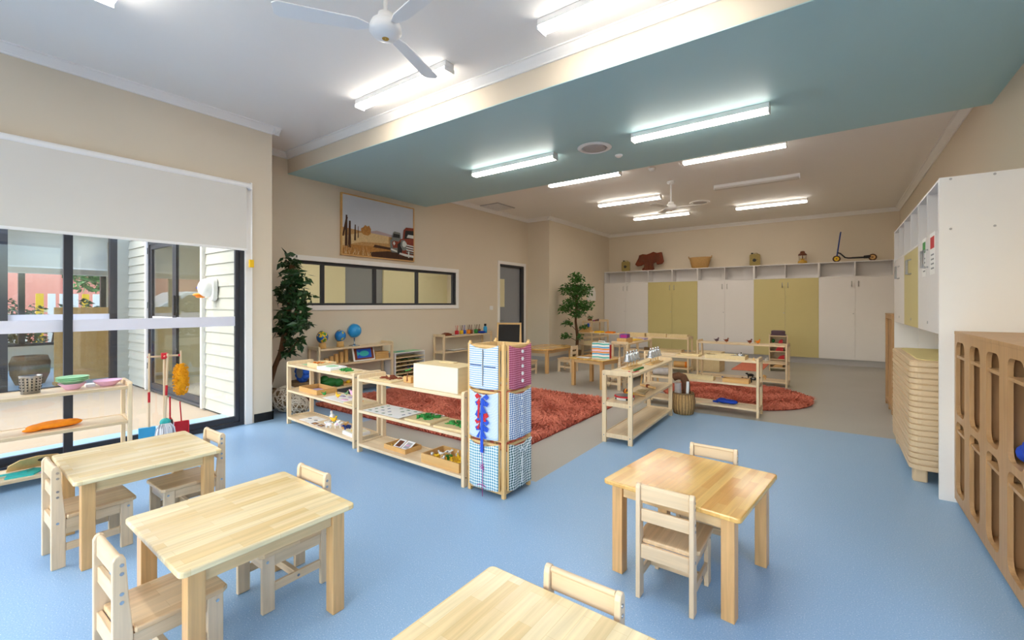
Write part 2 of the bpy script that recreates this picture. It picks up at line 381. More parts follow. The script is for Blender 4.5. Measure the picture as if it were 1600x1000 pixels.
# ---- window_2 : strip window in the picture wall
w = sempty('window_2', (XF, 5.1, 1.4))
def wp2(name, b, m, par=None, bevel=.002):
    o = b.build(name, m, par or w, bevel)
    if not par: o.location = (-XF, -5.1, -1.4)
    return o
b = MB()
b.box(XF-.09, XF-.03, W0, W1, WZ0, WZ0+.035); b.box(XF-.09, XF-.03, W0, W1, WZ1-.045, WZ1)
for y in (W0+.02, 3.9, 4.87, 5.835, W1-.022): b.box(XF-.09, XF-.03, y-.024, y+.024, WZ0+.035, WZ1-.045)
fr = wp2('dark_frame', b, 'dark')
ys = (W0+.02, 3.9, 4.87, 5.835, W1-.022)
for i in range(4):
    b = MB(); b.box(XF-.063, XF-.057, ys[i]+.024, ys[i+1]-.024, WZ0+.035, WZ1-.045); wp2('pane', b, 'glass', fr, 0)
b = MB(); t = .075
b.box(XF-.03, XF+.022, W0-t, W1+t, WZ1, WZ1+t); b.box(XF-.03, XF+.022, W0-t, W1+t, WZ0-t, WZ0); b.box(XF-.03, XF+.022, W0-t, W0, WZ0, WZ1); b.box(XF-.03, XF+.022, W1, W1+t, WZ0, WZ1)
wp2('architrave', b, 'trim', None, .003)

# ---- door_1 : grey door in the picture wall
w = sempty('door_1', (XF, 8.87, 0))
def dp(name, b, m, par=None, bevel=.002):
    o = b.build(name, m, par or w, bevel)
    if not par: o.location = (-XF, -8.87, 0)
    return o
b = MB(); b.box(XF-.02, XF+.02, D0-.07, D0, 0, DZ+.07); b.box(XF-.02, XF+.02, D1, D1+.07, 0, DZ+.07); b.box(XF-.02, XF+.02, D0, D1, DZ, DZ+.07); dp('architrave', b, 'trim')
b = MB(); b.box(XF-T, XF, D0, D0+.02, 0, DZ); b.box(XF-T, XF, D1-.1, D1, 0, DZ); b.box(XF-T, XF, D0+.02, D1-.1, DZ-.05, DZ); dp('jamb', b, 'dark')
b = MB(); b.box(XF-.1, XF-.06, D0+.022, D1-.102, .008, DZ-.052); lf = dp('door_leaf', b, 'greydoor')
b = MB(); b.box(XF-.061, XF-.056, D0+.05, D0+.28, 1.35, 2.02); dp('vision_pane', b, 'cream', lf)
b = MB(); b.cyl((XF-.06, D0+.07, 1.02), (XF-.02, D0+.07, 1.02), .012); b.cyl((XF-.02, D0+.06, 1.02), (XF-.02, D0+.19, 1.02), .009); dp('door_handle', b, 'chrome', lf, 0)

# ---- window_3 behind the camera
w = sempty('window_3', (-2.2, YN, 0))
b = MB(); 
for x in (-5.37, -3.8, -2.2, -.6, .97): b.box(x-.03, x+.03, YN-.1, YN-.04, 0, 2.7)
b.box(-5.4, 1.0, YN-.1, YN-.04, 0, .06); b.box(-5.4, 1.0, YN-.1, YN-.04, 2.64, 2.7)
f = b.build('frame', 'dark', w); f.location = (2.2, -YN, 0)
b = MB(); b.box(-5.37, .97, YN-.072, YN-.068, .06, 2.64); g = b.build('pane', 'glass', f)

# ---- corridor room behind the strip window
b = MB(); b.box(-9.3, XF-T, 2.7, 9.6, -.1, 0); struct('floor_corridor', b, 'grey')
b = MB(); b.box(-9.5, XF-T, 2.56, 9.7, 2.75, 2.85); struct('ceiling_corridor', b, 'ceil')
b = MB(); b.box(-9.5, -9.3, 2.56, 5.0, 0, 1.32); b.box(-9.5, -9.3, 2.56, 3.3, 1.32, 2.75); b.box(-9.5, -9.3, 3.3, 5.0, 2.1, 2.75); b.box(-9.5, -9.3, 5.0, 6.2, 0, 2.75); b.box(-9.5, -9.3, 7.3, 9.7, 0, 2.75); b.box(-9.5, -9.3, 6.2, 7.3, 2.3, 2.75)
struct('wall_corridor', b, 'cream')
b = MB(); b.box(-9.5, XF-T, 9.6, 9.75, 0, 2.75); struct('wall_corridor_end', b, 'wall')
b = MB(); b.box(-9.45, -9.35, 6.2, 7.3, 0, 2.3); o = struct('door_3', b, 'greydoor')
b = MB()
for y in (3.32, 4.15, 4.98): b.box(-9.42, -9.36, y-.025, y+.025, 1.32, 2.1)
b.box(-9.42, -9.36, 3.3, 5.0, 1.32, 1.36); b.box(-9.42, -9.36, 3.3, 5.0, 2.06, 2.1); struct('window_5', b, 'dark')
b = MB(); b.box(-11.2, -11.0, 2.6, 6.6, 0, 2.75); struct('wall_office', b, 'white')
b = MB(); b.box(-10.99, -10.75, 4.4, 5.0, 0, 1.95); b.box(-10.99, -10.75, 5.05, 5.7, 0, 1.75, 1); one('office_cabinet', b, ['kick', 'yellow'], 'grey and yellow cupboard seen through the strip window, in the room beyond', 'cabinet')
b = MB(); b.box(-11.2, -9.5, 2.6, 6.6, -.1, 0); struct('floor_office', b, 'grey')
def batten(label, x, y, z, L=1.33, on=True, group='ceiling battens', rz=0):
    t = thing('ceiling_light', label, 'light', (x, y, z), rz, group)
    b = MB(); b.box(-L/2, L/2, -.0535, .0535, -.052, -.0005); b.build('housing', 'plaswhite', t, .004)
    b = MB(); b.prism([(-.054, -.051), (-.054, -.066), (-.038, -.082), (.038, -.082), (.054, -.066), (.054, -.051)], -L/2+.012, L/2-.012, axis='x'); b.build('diffuser', 'lamp' if on else 'lampoff', t)
    b = MB()
    for sgn in (-1, 1): b.box(sgn*(L/2-.012), sgn*L/2, -.0585, .0585, -.085, -.0515)
    b.build('end_cap', 'plaswhite', t)
    return t
batten('added white batten lighting the corridor seen through the strip window', -7.9, 5.2, 2.75, rz=90, group=None)  # lamp put in to light the corridor
batten('second added white batten, lighting the far end of the corridor behind the strip window', -7.9, 8, 2.75, rz=90, group=None)  # another added lamp, for the corridor's far end

# ------------------------------------------------------------------ ceiling fittings
names = {(-3.46, .85): 'lit batten cut by the top edge of the photo, left of the near fan', (-3.46, 2.92): 'lit batten on the white ceiling just behind a blade of the near fan',
 (-1.17, 2.92): 'brightest lit batten at the top of the photo, between the near fan and teal bulkhead', (-3.46, 4.8): 'lit batten under the teal bulkhead, left of the round vent',
 (-1.15, 4.8): 'largest lit batten under the teal bulkhead, right of the round vent', (-3.46, 6.87): 'lit batten on the rear ceiling just behind the teal edge, left one',
 (-1.17, 6.93): 'lit batten on the rear ceiling just behind the teal edge, right one', (-3.44, 8.89): 'lit batten immediately left of the far ceiling fan',
 (-1.12, 8.83): 'unlit grey-white batten right of the far ceiling fan', (-3.38, 10.82): 'smallest lit batten at the far end, below the far fan',
 (-1.10, 10.94): 'lit batten nearest the back wall, right of the far round vent', (-1.17, .85): 'lit batten behind the near fan, above the camera', (-3.46, -1.2): 'added batten behind the camera brightening the near end, nearer the glass doors', (-1.17, -1.2): 'added batten behind the camera brightening the near end, nearer the right wall'}  # the two behind the camera are added to brighten the near end
for (x, y), lb in names.items():
    batten(lb, x, y, 3.298 if 4 < y < 6 else H, on=(x, y) != (-1.12, 8.83))
def fan(label, x, y, zh, angs, rot=.64):
    t = thing('ceiling_fan', label, 'fan', (x, y, zh), 0, 'white ceiling fans')
    b = MB(); b.lathe([(.0, H-zh-.001), (.065, H-zh-.001), (.062, H-zh-.03), (.03, H-zh-.06), (.016, H-zh-.062), (.0125, H-zh-.065), (.0125, .10), (.045, .095), (.05, .06), (.05, .045)], n=20); b.build('downrod', 'plaswhite', t)
    b = MB(); b.lathe([(.0, .06), (.05, .058), (.085, .04), (.098, .01), (.1, -.02), (.09, -.032), (.086, -.036), (.07, -.052), (.03, -.062), (0, -.063)], n=28); b.build('motor', 'plaswhite', t)
    b = MB(); b.lathe([(.0, -.0625), (.02, -.0655), (.022, -.062)], n=16); b.build('badge', 'ochre', t)
    for a in angs:
        b = MB(); R = RZ(a)@RX(9)
        P = [(.10, -.022), (.17, -.05), (rot-.03, -.062), (rot, -.04), (rot, .04), (rot-.03, .06), (.17, .05), (.10, .022)]
        b.prism(P, -.004, .004, R=R, T=(0, 0, .0)); b.build('blade', 'plaswhite', t, .002)
    return t
fan('white three-blade ceiling fan nearest the camera', -2.30, 1.82, 3.16, (-125.5, 109, -8))
fan('small white ceiling fan far back, in front of the unlit batten', -2.34, 8.05, 3.13, (8, 128, 248), .5)
for (x, y, z, lb) in ((-2.33, 4.92, 3.298, 'round white air vent under the teal bulkhead'), (-2.32, 10.05, H, 'round white air vent on the rear ceiling by the far fan')):
    t = thing('air_vent', lb, 'vent', (x, y, z), 0)
    b = MB(); b.lathe([(.20, 0), (.205, -.006), (.17, -.022), (.155, -.02), (.15, -.002)], n=36); b.build('outer_ring', 'plaswhite', t)
    b = MB(); b.lathe([(.138, -.01), (.14, -.016), (.12, -.022), (0, -.024)], n=36); b.lathe([(0, -.008), (.138, -.01)], n=36); b.build('centre_disc', 'kick', t)
b = MB(); b.lathe([(0, -.03), (.025, -.028), (.045, -.012), (.048, 0), (0, 0)], n=20)
one('smoke_detector', b, 'plaswhite', 'small round detector under the teal bulkhead beside the round vent', 'detector', (-2.2, 5.35, 3.298))
b = MB(); b.lathe([(0, -.05), (.03, -.048), (.055, -.02), (.058, 0), (0, 0)], n=20)
one('smoke_detector', b, 'plaswhite', 'white smoke detector on the rear ceiling in front of the far fan', 'detector', (-2.36, 7.1, H))
t = thing('access_panel', 'square white grille flush in the rear ceiling by the left wall', 'grille', (-6.08, 7.87, H))
b = MB(); b.box(-.26, .26, -.32, .32, -.012, 0); b.build('panel', 'kick', t, .002)
b = MB()
for i in range(11): b.box(-.23, .23, -.29+i*.055, -.265+i*.055, -.018, -.012)
b.build('grille_slats', 'ceil', t)
# light switch, wall notice on the rear left wall
t = thing('light_switch', 'white light switch plate on the wall left of the grey door', 'switch', (XF, 8.05, 1.33)); b = MB(); b.box(0, .01, -.06, .06, -.045, .045); b.build('plate', 'plaswhite', t, .003)
b = MB(); b.box(.01, .016, -.01, .01, -.018, .018); b.build('rocker', 'plaswhite', t)
b = MB(); b.prism([(-.28, -.2), (.28, -.2), (.28, .05), (.2, .17), (.05, .22), (-.1, .2), (-.22, .1), (-.28, 0)], 0, .02, axis='x')
one('wall_hanging', b, 'trim', 'pale rounded board on the rear left wall just behind the potted tree', 'board', (XP+.002, 11.9, 1.72))

# ------------------------------------------------------------------ roller blind on the near left wall
t = thing('roller_blind', 'cream roller blind half lowered over the glass doors', 'blind', (XL+.06, .2, 2.8))
b = MB(); b.cyl((0, -2.35, 0), (0, 2.24, 0), .034, 20); b.build('roller_tube', 'plaswhite', t)
b = MB(); b.box(.02, .0225, -2.33, 2.20, -.735, -.0); b.build('fabric', 'blind', t)
b = MB(); b.box(.013, .030, -2.33, 2.21, -.762, -.735); b.build('bottom_bar', 'plaswhite', t, .003)
b = MB(); b.tube([(.0, 2.262, -.02), (0, 2.262, -.85)], .003); b.tube([(.014, 2.262, -.02), (.014, 2.262, -.85)], .003); b.tube([(.007, 2.262, -.9), (.007, 2.265, -1.9)], .0025); b.build('chain', 'plaswhite', t)
b = MB(); b.box(-.01, .02, 2.235, 2.285, -.95, -.86); b.build('chain_tag', 'yel', t, .004)
b = MB(); b.box(-.06, .03, 2.24, 2.262, -.04, .04); b.box(-.06, .03, -2.37, -2.35, -.04, .04); b.build('bracket', 'plaswhite', t, .003)

# ------------------------------------------------------------------ exterior: patio, siding wall with door, other classroom
b = MB(); b.box(-10.4, XL-.2, -8, 2.5, -.15, -.03); struct('ground_patio', b, 'deck')
b = MB(); b.box(-60, -14.2, -40, 50, -.3, -.2); struct('ground_street', b, 'asphalt')
# siding wall (y = 2.5), weatherboards
def siding(name, spans, face, z0, z1, axis='y'):
    b = MB()
    for s0, s1, zz0, zz1 in spans:
        z = zz0
        while z < zz1-.01:
            h = min(.15, zz1-z)
            if axis == 'y': b.prism([(face, z), (face-.022, z), (face-.006, z+h), (face, z+h)], s0, s1, axis='x')
            else: b.prism([(face, z), (face+.022, z), (face+.006, z+h), (face, z+h)], s0, s1, axis='y')
            z += .15
    return b
E0, E1 = -9.25, -7.0
b = siding('x', [(-10.4, E0, 0, 3.6), (E1, XL-.2, 0, 3.6), (E0, E1, 2.45, 3.6)], 2.5, 0, 3.6)
b.box(-10.4, E0, 2.5, 2.56, 0, 3.6); b.box(E1, XF-T, 2.5, 2.56, 0, 3.6); b.box(XF-T, XL-.2, 2.5, 2.56, 0, 3.6); b.box(E0, E1, 2.5, 2.56, 2.45, 3.6)
struct('wall_exterior', b, 'siding')
w = sempty('door_2', (-8.1, 2.5, 0))
b = MB(); b.box(E0, E0+.05, 2.47, 2.54, 0, 2.45); b.box(E1-.05, E1, 2.47, 2.54, 0, 2.45); b.box(E0, E1, 2.47, 2.54, 2.4, 2.45); b.box(E0, E1, 2.47, 2.54, 0, .03)
o = b.build('outer_frame', 'dark', w); o.location = (8.1, -2.5, 0)
b = MB(); b.box(E1, E1+.05, 2.44, 2.5, 0, 2.5); b.box(E0-.05, E0, 2.44, 2.5, 0, 2.5); o = b.build('architrave', 'trim', w); o.location = (8.1, -2.5, 0)
for a0, a1 in ((E0+.05, -8.13), (-8.12, E1-.05)):
    b = MB(); b.box(a0, a0+.07, 2.49, 2.53, .03, 2.4); b.box(a1-.07, a1, 2.49, 2.53, .03, 2.4); b.box(a0+.07, a1-.07, 2.49, 2.53, .03, .12); b.box(a0+.07, a1-.07, 2.49, 2.53, 2.32, 2.4)
    p = b.build('door_leaf', 'dark', w); p.location = (8.1, -2.5, 0)
    b = MB(); b.box(a0+.07, a1-.07, 2.505, 2.512, .12, 2.32); b.build('pane', 'glass', p)
    b = MB(); b.box(a0+.07, a1-.07, 2.501, 2.504, 1.12, 1.22); b.build('frosted_stripe', 'stripe', p)
    if a0 > -9:
        b = MB(); b.box(a0+.01, a0+.06, 2.46, 2.485, 1.25, 1.55); b.build('door_lock', 'dark', p, .004)
# hinges
b = MB()
for z in (.35, 1.35, 2.25): b.box(E0-.02, E0+.02, 2.455, 2.47, z, z+.1)
o = b.build('hinge', 'chrome', w); o.location = (8.1, -2.5, 0)
# duck head dispenser on the siding
t = thing('duck_head_dispenser', 'white duck head with orange beak fixed to the siding outside', 'dispenser', (-6.62, 2.478, 1.6))
b = MB(); b.prism(rrect(-.1, .1, -.14, .16, .08), -.06, 0, axis='y'); b.sph((-.02, -.09, .03), (.1, .1, .12)); b.build('head', 'plaswhite', t, .01)
b = MB(); b.sph((-.09, -.15, -.06), (.05, .07, .022)); b.sph((-.08, -.14, -.085), (.04, .055, .018)); b.build('beak', 'orange', t)
b = MB(); b.sph((-.09, -.17, .03), .013, 8, 6); b.build('eye', 'cobalt', t)
b = MB(); b.box(-.06, .06, -.004, 0, -.025, .025); b.box(-.045, .045, -.006, -.004, .004, .014, 1); b.box(-.045, .03, -.006, -.004, -.014, -.006, 1)
one('door_notice', b, ['paper', 'red'], 'tiny white and red notice on the siding left of the patio door', 'sign', (-9.4, 2.478, 1.83))
# other classroom behind the glass at x = -10.4
w = sempty('window_4', (-10.4, 0, 0))
b = MB()
for y in (-2.2, -.45, 1.1-.12, 2.28): b.box(-.05, .05, y-.05, y+.05, 0, 2.75)
b.box(-.05, .05, -3.9, 2.3, 0, .06); b.box(-.05, .05, -3.9, 2.3, 2.7, 2.75); b.box(-.05, .05, -3.95, -3.85, 0, 2.75); f = b.build('frame', 'dark', w)
b = MB(); b.box(-.004, .004, -3.9, 2.28, .06, 2.7); b.build('pane', 'glass', f)
b = MB(); b.box(.006, .009, -3.9, 2.28, 1.13, 1.25); b.build('frosted_stripe', 'stripe', f)
b = MB(); b.box(-10.46, -10.34, 2.33, 2.5, 0, 3.6); b.box(-10.5, -10.3, -4.1, -3.95, 0, 3.6); b.box(-10.5, -10.3, -3.95, 2.33, 2.75, 3.6); struct('trim_11', b, 'siding')
b = MB(); b.box(-14.3, -10.4, -4, 2.5, -.12, 0); b.box(-14.3, -10.5, 2.5, 3.9, -.12, 0); struct('floor_classroom', b, 'blue')
b = MB(); b.box(-14.4, -10.5, -4.1, 3.9, 2.9, 3.0); struct('ceiling_classroom', b, 'ceil')
b = MB(); b.box(-14.2, -10.5, 3.75, 3.9, 0, 2.9); b.box(-11.2, -10.5, 2.56, 2.6, 0, 2.9); b.box(-14.4, -14.2, -4.1, 3.9, 2.25, 2.9); b.box(-14.4, -14.2, -4.1, 3.9, 0, .5); b.box(-14.4, -14.2, 3.0, 3.9, .5, 2.25); b.box(-14.2, -10.5, -4.1, -4, 0, 2.9)
struct('wall_classroom', b, 'wall')
w = sempty('window_6', (-14.3, 0, .5))
b = MB()
for y in (-3.5, -2, -.5, .7, 1.62, 2.95): b.box(-.05, .05, y-.05, y+.05, 0, 1.75)
b.box(-.05, .05, -4, 3, 0, .06); f = b.build('frame', 'dark', w); b = MB(); b.box(-.003, .003, -4, 3, .06, 1.75); b.build('pane', 'glass', f)
t = thing('roller_blind', 'pale blind inside the building across the patio', 'blind', (-10.6, 0, 2.7))
b = MB(); b.box(-.002, .002, -3.8, 2.25, -.66, 0); b.build('fabric', 'blind', t); b = MB(); b.box(-.008, .008, -3.8, 2.25, -.685, -.66); b.build('bottom_bar', 'plaswhite', t)
t = thing('roller_blind', 'second pale blind further back, on the street side window', 'blind', (-14.1, 0, 2.6))
b = MB(); b.box(-.002, .002, -3.9, 3.0, -.5, 0); b.build('fabric', 'blind', t); b = MB(); b.box(-.008, .008, -3.9, 3.0, -.52, -.5); b.build('bottom_bar', 'plaswhite', t)
for y in (-1.5, 1.2): batten('added batten brightening the room across the patio, %s' % ('nearer the siding corner' if y > 0 else 'further from the siding corner'), -12.2, y, 2.9, rz=90, group=None)  # added lamps that keep this roofed room bright
t = thing('wooden_screen', 'tall honey-coloured wooden panel behind the glass across the patio', 'panel', (-11.0, 2.05, 0))
b = MB(); b.box(-.02, .02, -.42, .42, .05, 1.36); b.build('panel', M['tray'], t, .003); b = MB(); b.box(-.15, .15, -.42, -.38, 0, .05); b.box(-.15, .15, .38, .42, 0, .05); b.build('foot', 'tray', t)
for x, y, r, lb in ((-11.6, 1.42, .26, 'large brown wicker basket on the floor across the patio, nearer the wooden panel'), (-11.7, .85, .3, 'large brown wicker basket across the patio, further from the wooden panel')):
    b = MB(); b.lathe([(0, .0), (r*.7, 0), (r*.95, .18), (r, .38), (r*.85, .5), (r*.8, .5), (r*.9, .36), (r*.85, .2), (r*.6, .03), (0, .03)], n=24); one('wicker_basket', b, 'wickerd', lb, 'basket', (x, y, 0))
# foliage helper
def leaves(name, centres, n, size, mat_, parent=None, xmin=-9):
    """n folded leaves scattered in ellipsoid clusters (cx,cy,cz,rx,ry,rz)"""
    cs = np.array(centres); w_ = (cs[:, 3]*cs[:, 4]*cs[:, 5])**(1/1.5); w_ /= w_.sum()
    idx = rng.choice(len(cs), n, p=w_); d = rng.normal(size=(n, 3)); d /= np.linalg.norm(d, axis=1)[:, None]
    rad = rng.random(n)**.45
    P = cs[idx, :3]+d*rad[:, None]*cs[idx, 3:6]; P[:, 0] = np.maximum(P[:, 0], xmin)
    a = rng.normal(size=(n, 3)); a[:, 2] = a[:, 2]*.5-.35; a /= np.linalg.norm(a, axis=1)[:, None]
    u = np.cross(a, rng.normal(size=(n, 3))); u /= np.linalg.norm(u, axis=1)[:, None]
    nn = np.cross(a, u); L = size*(.7+.6*rng.random(n))[:, None]
    v = np.stack([P, P+a*L*.35+u*L*.24, P+a*L, P+a*L*.35-u*L*.24, P+a*L*.4-nn*L*.06], 1).reshape(-1, 3)
    fs = []
    for i in range(n): o = 5*i; fs += [(o, o+1, o+4), (o+1, o+2, o+4), (o+2, o+3, o+4), (o+3, o, o+4)]
    me = bpy.data.meshes.new(name); me.from_pydata(v.tolist(), [], fs); me.materials.append(M[mat_]); me.update()
    o = bpy.data.objects.new(name, me); C.objects.link(o); o.parent = parent; return o
for i, (x0, y0, lb) in enumerate(((-15.6, 1.35, 'dark leafy hedge clump outside the street window, left one'), (-15.6, 3.2, 'dark leafy hedge clump outside the street window, right one'), (-15.6, -.5, 'leafy hedge clump outside the street window, mostly behind the dark post'))):
    t = thing('hedge_bush', lb, 'bush', (x0, y0, -.2))
    leaves('foliage', [(0, k*.33-.66, .95+.12*(k % 2), .35, .2, .72) for k in range(5)], 1500, .13, 'leafd', t)
    b = MB(); [b.tube([(0, k*.4-.7, 0), (.05, k*.4-.7, .5), (0, k*.4-.6, 1.2)], .02) for k in range(5)]; b.build('stem', 'trunk', t)
t = thing('street_tree', 'bright green tree outside beyond the fence', 'tree', (-19, 4.6, -.2))
leaves('foliage', [(0, 0, 3.2, 1.5, 1.7, 1.2), (.2, -.8, 2.6, .9, .9, .6)], 2500, .2, 'leaf', t); b = MB(); b.tube([(0, 0, 0), (.05, .1, 1.5), (0, 0, 3)], .1, 8); b.build('trunk', 'trunk', t)
b = MB(); b.box(-24, -23.5, -14, 14, -.2, 4.6); one('street_building', b, 'coral', 'coral-coloured building across the street', 'building')
t = thing('picket_fence', 'pale fence of upright boards outside, under the green tree', 'fence', (-17.2, 3.4, -.2))
b = MB(); b.box(-.02, .02, -1.2, 2.4, .5, .58); b.box(-.02, .02, -1.2, 2.4, 1.4, 1.48); b.build('rail', 'cream', t)
b = MB()
for k in range(16): b.box(.02, .04, -1.2+k*.225, -1.05+k*.225, .05, 1.9, 0 if k % 4 else 1)
b.build('fence_boards', ['trim', 'yel'], t)
def car(label, x, y, rz):
    t = thing('parked_car', label, 'car', (x, y, -.2), rz)
    b = MB(); P = [(-2.1, .35), (-2.15, .75), (-1.95, 1.0), (-1.5, 1.08), (-1.0, 1.5), (.3, 1.55), (.95, 1.12), (1.9, .95), (2.1, .7), (2.1, .35)]
    b.prism(P, -.85, .85, axis='y'); b.build('body', 'carw', t, .08)
    b = MB(); b.prism([(-1.3, 1.1), (-.95, 1.43), (.25, 1.47), (.75, 1.1)], -.87, .87, axis='y'); b.build('side_window', 'carg', t)
    for sx in (-1.35, 1.35):
        for sy in (-.8, .8):
            b = MB(); b.cyl((sx, sy-.1, .33), (sx, sy+.1, .33), .33, 24); o = b.build('wheel', 'tyre', t)
            b = MB(); b.cyl((sx, sy-.11, .33), (sx, sy+.11, .33), .2, 20); b.build('hub_cap', 'steel', o)
car('white parked car seen through two panes at the left edge', -17.6, -.75, 90); bpy.data.objects['parked_car'].scale = (1.3, 1.3, 1.3)

# ------------------------------------------------------------------ child tables and chairs
def make_table(label, loc, rz, top='top_pale', W=.69, D=.70, Ht=.49, leg='legz', group=None, name='child_table'):
    t = thing(name, label, 'table', loc, rz, group)
    b = MB(); b.prism(rrect(-W/2, W/2, -D/2, D/2, .022, 4), Ht-.024, Ht); b.build('tabletop', top, t, .006, seg=3)
    ox, oy = W/2-.035, D/2-.035
    for sx in (-1, 1):
        for sy in (-1, 1):
            b = MB(); b.box(sx*ox, sx*(ox-.058), sy*oy, sy*(oy-.058), 0, Ht-.025); b.build('leg', leg, t, .003)
    for s in (-1, 1):
        b = MB(); b.box(-ox+.059, ox-.059, s*(oy-.012), s*(oy-.032), Ht-.085, Ht-.025); b.build('apron', 'apx', t, .002)
        b = MB(); b.box(s*(ox-.012), s*(ox-.032), -oy+.059, oy-.059, Ht-.085, Ht-.025); b.build('apron', 'apy', t, .002)
    return t
tA = make_table('golden-topped child table at far left, in front of the window shelf', (-3.54, .90, 0), -1.7, W=.70, D=.69)
tB = make_table('pale rectangular-looking child table in the lower left foreground', (-2.157, .924, 0), -1.0, W=.676, D=.689)
tC = make_table('glossy golden child table standing alone at lower right', (-.623, 2.518, 0), -6.4, 'top_gold', W=.677, D=.695)
tD = make_table('pale child table cut off by the bottom edge of the photo', (-.66, .895, 0), -1.0, W=.676, D=.70)
tE = make_table('small wooden child table on the grey floor carrying the striped box', (-3.36, 7.18, 0), -10, 'top_gold', W=.72, D=.66)
bolt_me = {}
def chair_bolt(x, y, z, sgn, par):
    if sgn not in bolt_me:
        b = MB(); b.cyl((0, 0, 0), (sgn*.0025, 0, 0), .0065, 10); b.cyl((sgn*.0025, 0, 0), (sgn*.0032, 0, 0), .003, 6); o = b.build('bolt', 'chrome'); bolt_me[sgn] = o.data
        o.parent = par; o.location = (x, y, z); return
    o = bpy.data.objects.new('bolt', bolt_me[sgn]); C.objects.link(o); o.parent = par; o.location = (x, y, z)
def make_chair(label, loc, rz):
    t = thing('child_chair', label, 'chair', loc, rz)
    for s in (-1, 1):
        xo, xi = s*.135, s*.113
        P = [(-.173, 0), (-.116, 0), (-.116, .27), (-.128, .40), (-.136, .53), (-.142, .545), (-.154, .552), (-.166, .546), (-.173, .532)]
        b = MB(); b.prism(P, min(xo, xi), max(xo, xi), axis='x'); l = b.build('leg', 'chz', t, .004)
        for z in (.515, .485, .415, .385, .245): chair_bolt(s*.135, -.148, z, s, l)
        b = MB(); b.box(xi, xo, .113, .17, 0, .258); l = b.build('leg', 'chz', t, .004)
        chair_bolt(s*.135, .148, .235, s, l)
        b = MB(); b.box(s*.112, s*.130, -.115, .112, .205, .256); b.build('seat_rail', 'chy', t, .002)
        b = MB(); b.box(s*.117, s*.131, -.115, .112, .085, .125); b.build('side_stretcher', 'chy', t, .002)
        chair_bolt(s*.131, 0, .105, s, t)
    b = MB(); b.box(-.112, .112, -.165, -.147, .472, .538); b.cyl((-.112, -.154, .538), (.112, -.154, .538), .010, 12); b.build('back_slat', 'chx', t, .003)
    b = MB(); b.box(-.112, .112, -.162, -.146, .372, .432); b.build('back_slat', 'chx', t, .003)
    b = MB(); b.box(-.112, .112, -.165, -.147, .195, .262); b.build('back_rail', 'chx', t, .003)
    b = MB(); b.box(-.112, .112, .145, .163, .20, .256); b.build('front_rail', 'chx', t, .002)
    b = MB(); b.box(-.116, .116, -.011, .011, .087, .123); b.build('cross_stretcher', 'chx', t, .002)
    b = MB(); b.prism([(-.112, -.146), (.112, -.146), (.112, -.115), (.142, -.113), (.147, -.108), (.147, .165), (.13, .185), (-.13, .185), (-.147, .165), (-.147, -.108), (-.142, -.113), (-.112, -.115)], .26, .282)
    b.build('seat', 'chseat', t, .006, seg=3)
    return t
c0 = make_chair('child chair tucked under the near side of the glossy table, its back to the camera', (-.645, 2.275, 0), 0)
G = None
for (x, y, rz, lb) in ((-.60, 2.79, 180, 'child chair on the far side of the glossy table, only its top slat showing'),
                       (-3.50, .66, 0, 'child chair at the left end of the table by the window shelf'),
                       (-3.47, 1.14, 180, 'child chair at the right end of the table by the window shelf'),
                       (-2.135, .61, 0, 'child chair nearest the camera at lower left, in front of the pale table'),
                       (-2.24, 1.15, 180, 'child chair pushed in at the right end of the lower left pale table'),
                       (-.65, 1.13, 180, 'child chair behind the table cut off by the bottom of the photo'),
                       (-3.00, 7.08, 90, 'child chair at the right of the small table with the striped box'),
                       (-4.55, 8.32, 90, 'child chair with its back to the room at the table before the grey door'),
                       (-5.05, 7.52, 0, 'child chair half hidden by the cloth tower at the table before the grey door')):
    dup(c0, (x, y, 0), rz, lb)
# larger table in front of the grey door
t = thing('activity_table', 'brown-topped table with clipped corners in front of the grey door', 'table', (-5.05, 8.3, 0), 0)
b = MB(); b.prism([(-.4, -.4), (-.22, -.62), (.22, -.62), (.4, -.4), (.4, .4), (.22, .62), (-.22, .62), (-.4, .4)], .47, .495); b.build('tabletop', 'top_gold', t, .005)
for x in (-.3, .3):
    for y in (-.5, .5): b = MB(); b.box(x-.03, x+.03, y-.03, y+.03, 0, .469); b.build('leg', 'legz', t, .003)
for s in (-1, 1): b = MB(); b.box(-.27, .27, s*.5-.01, s*.5+.01, .4, .469); b.build('apron', 'apx', t); b = MB(); b.box(s*.3-.01, s*.3+.01, -.47, .47, .4, .469); b.build('apron', 'apy', t)

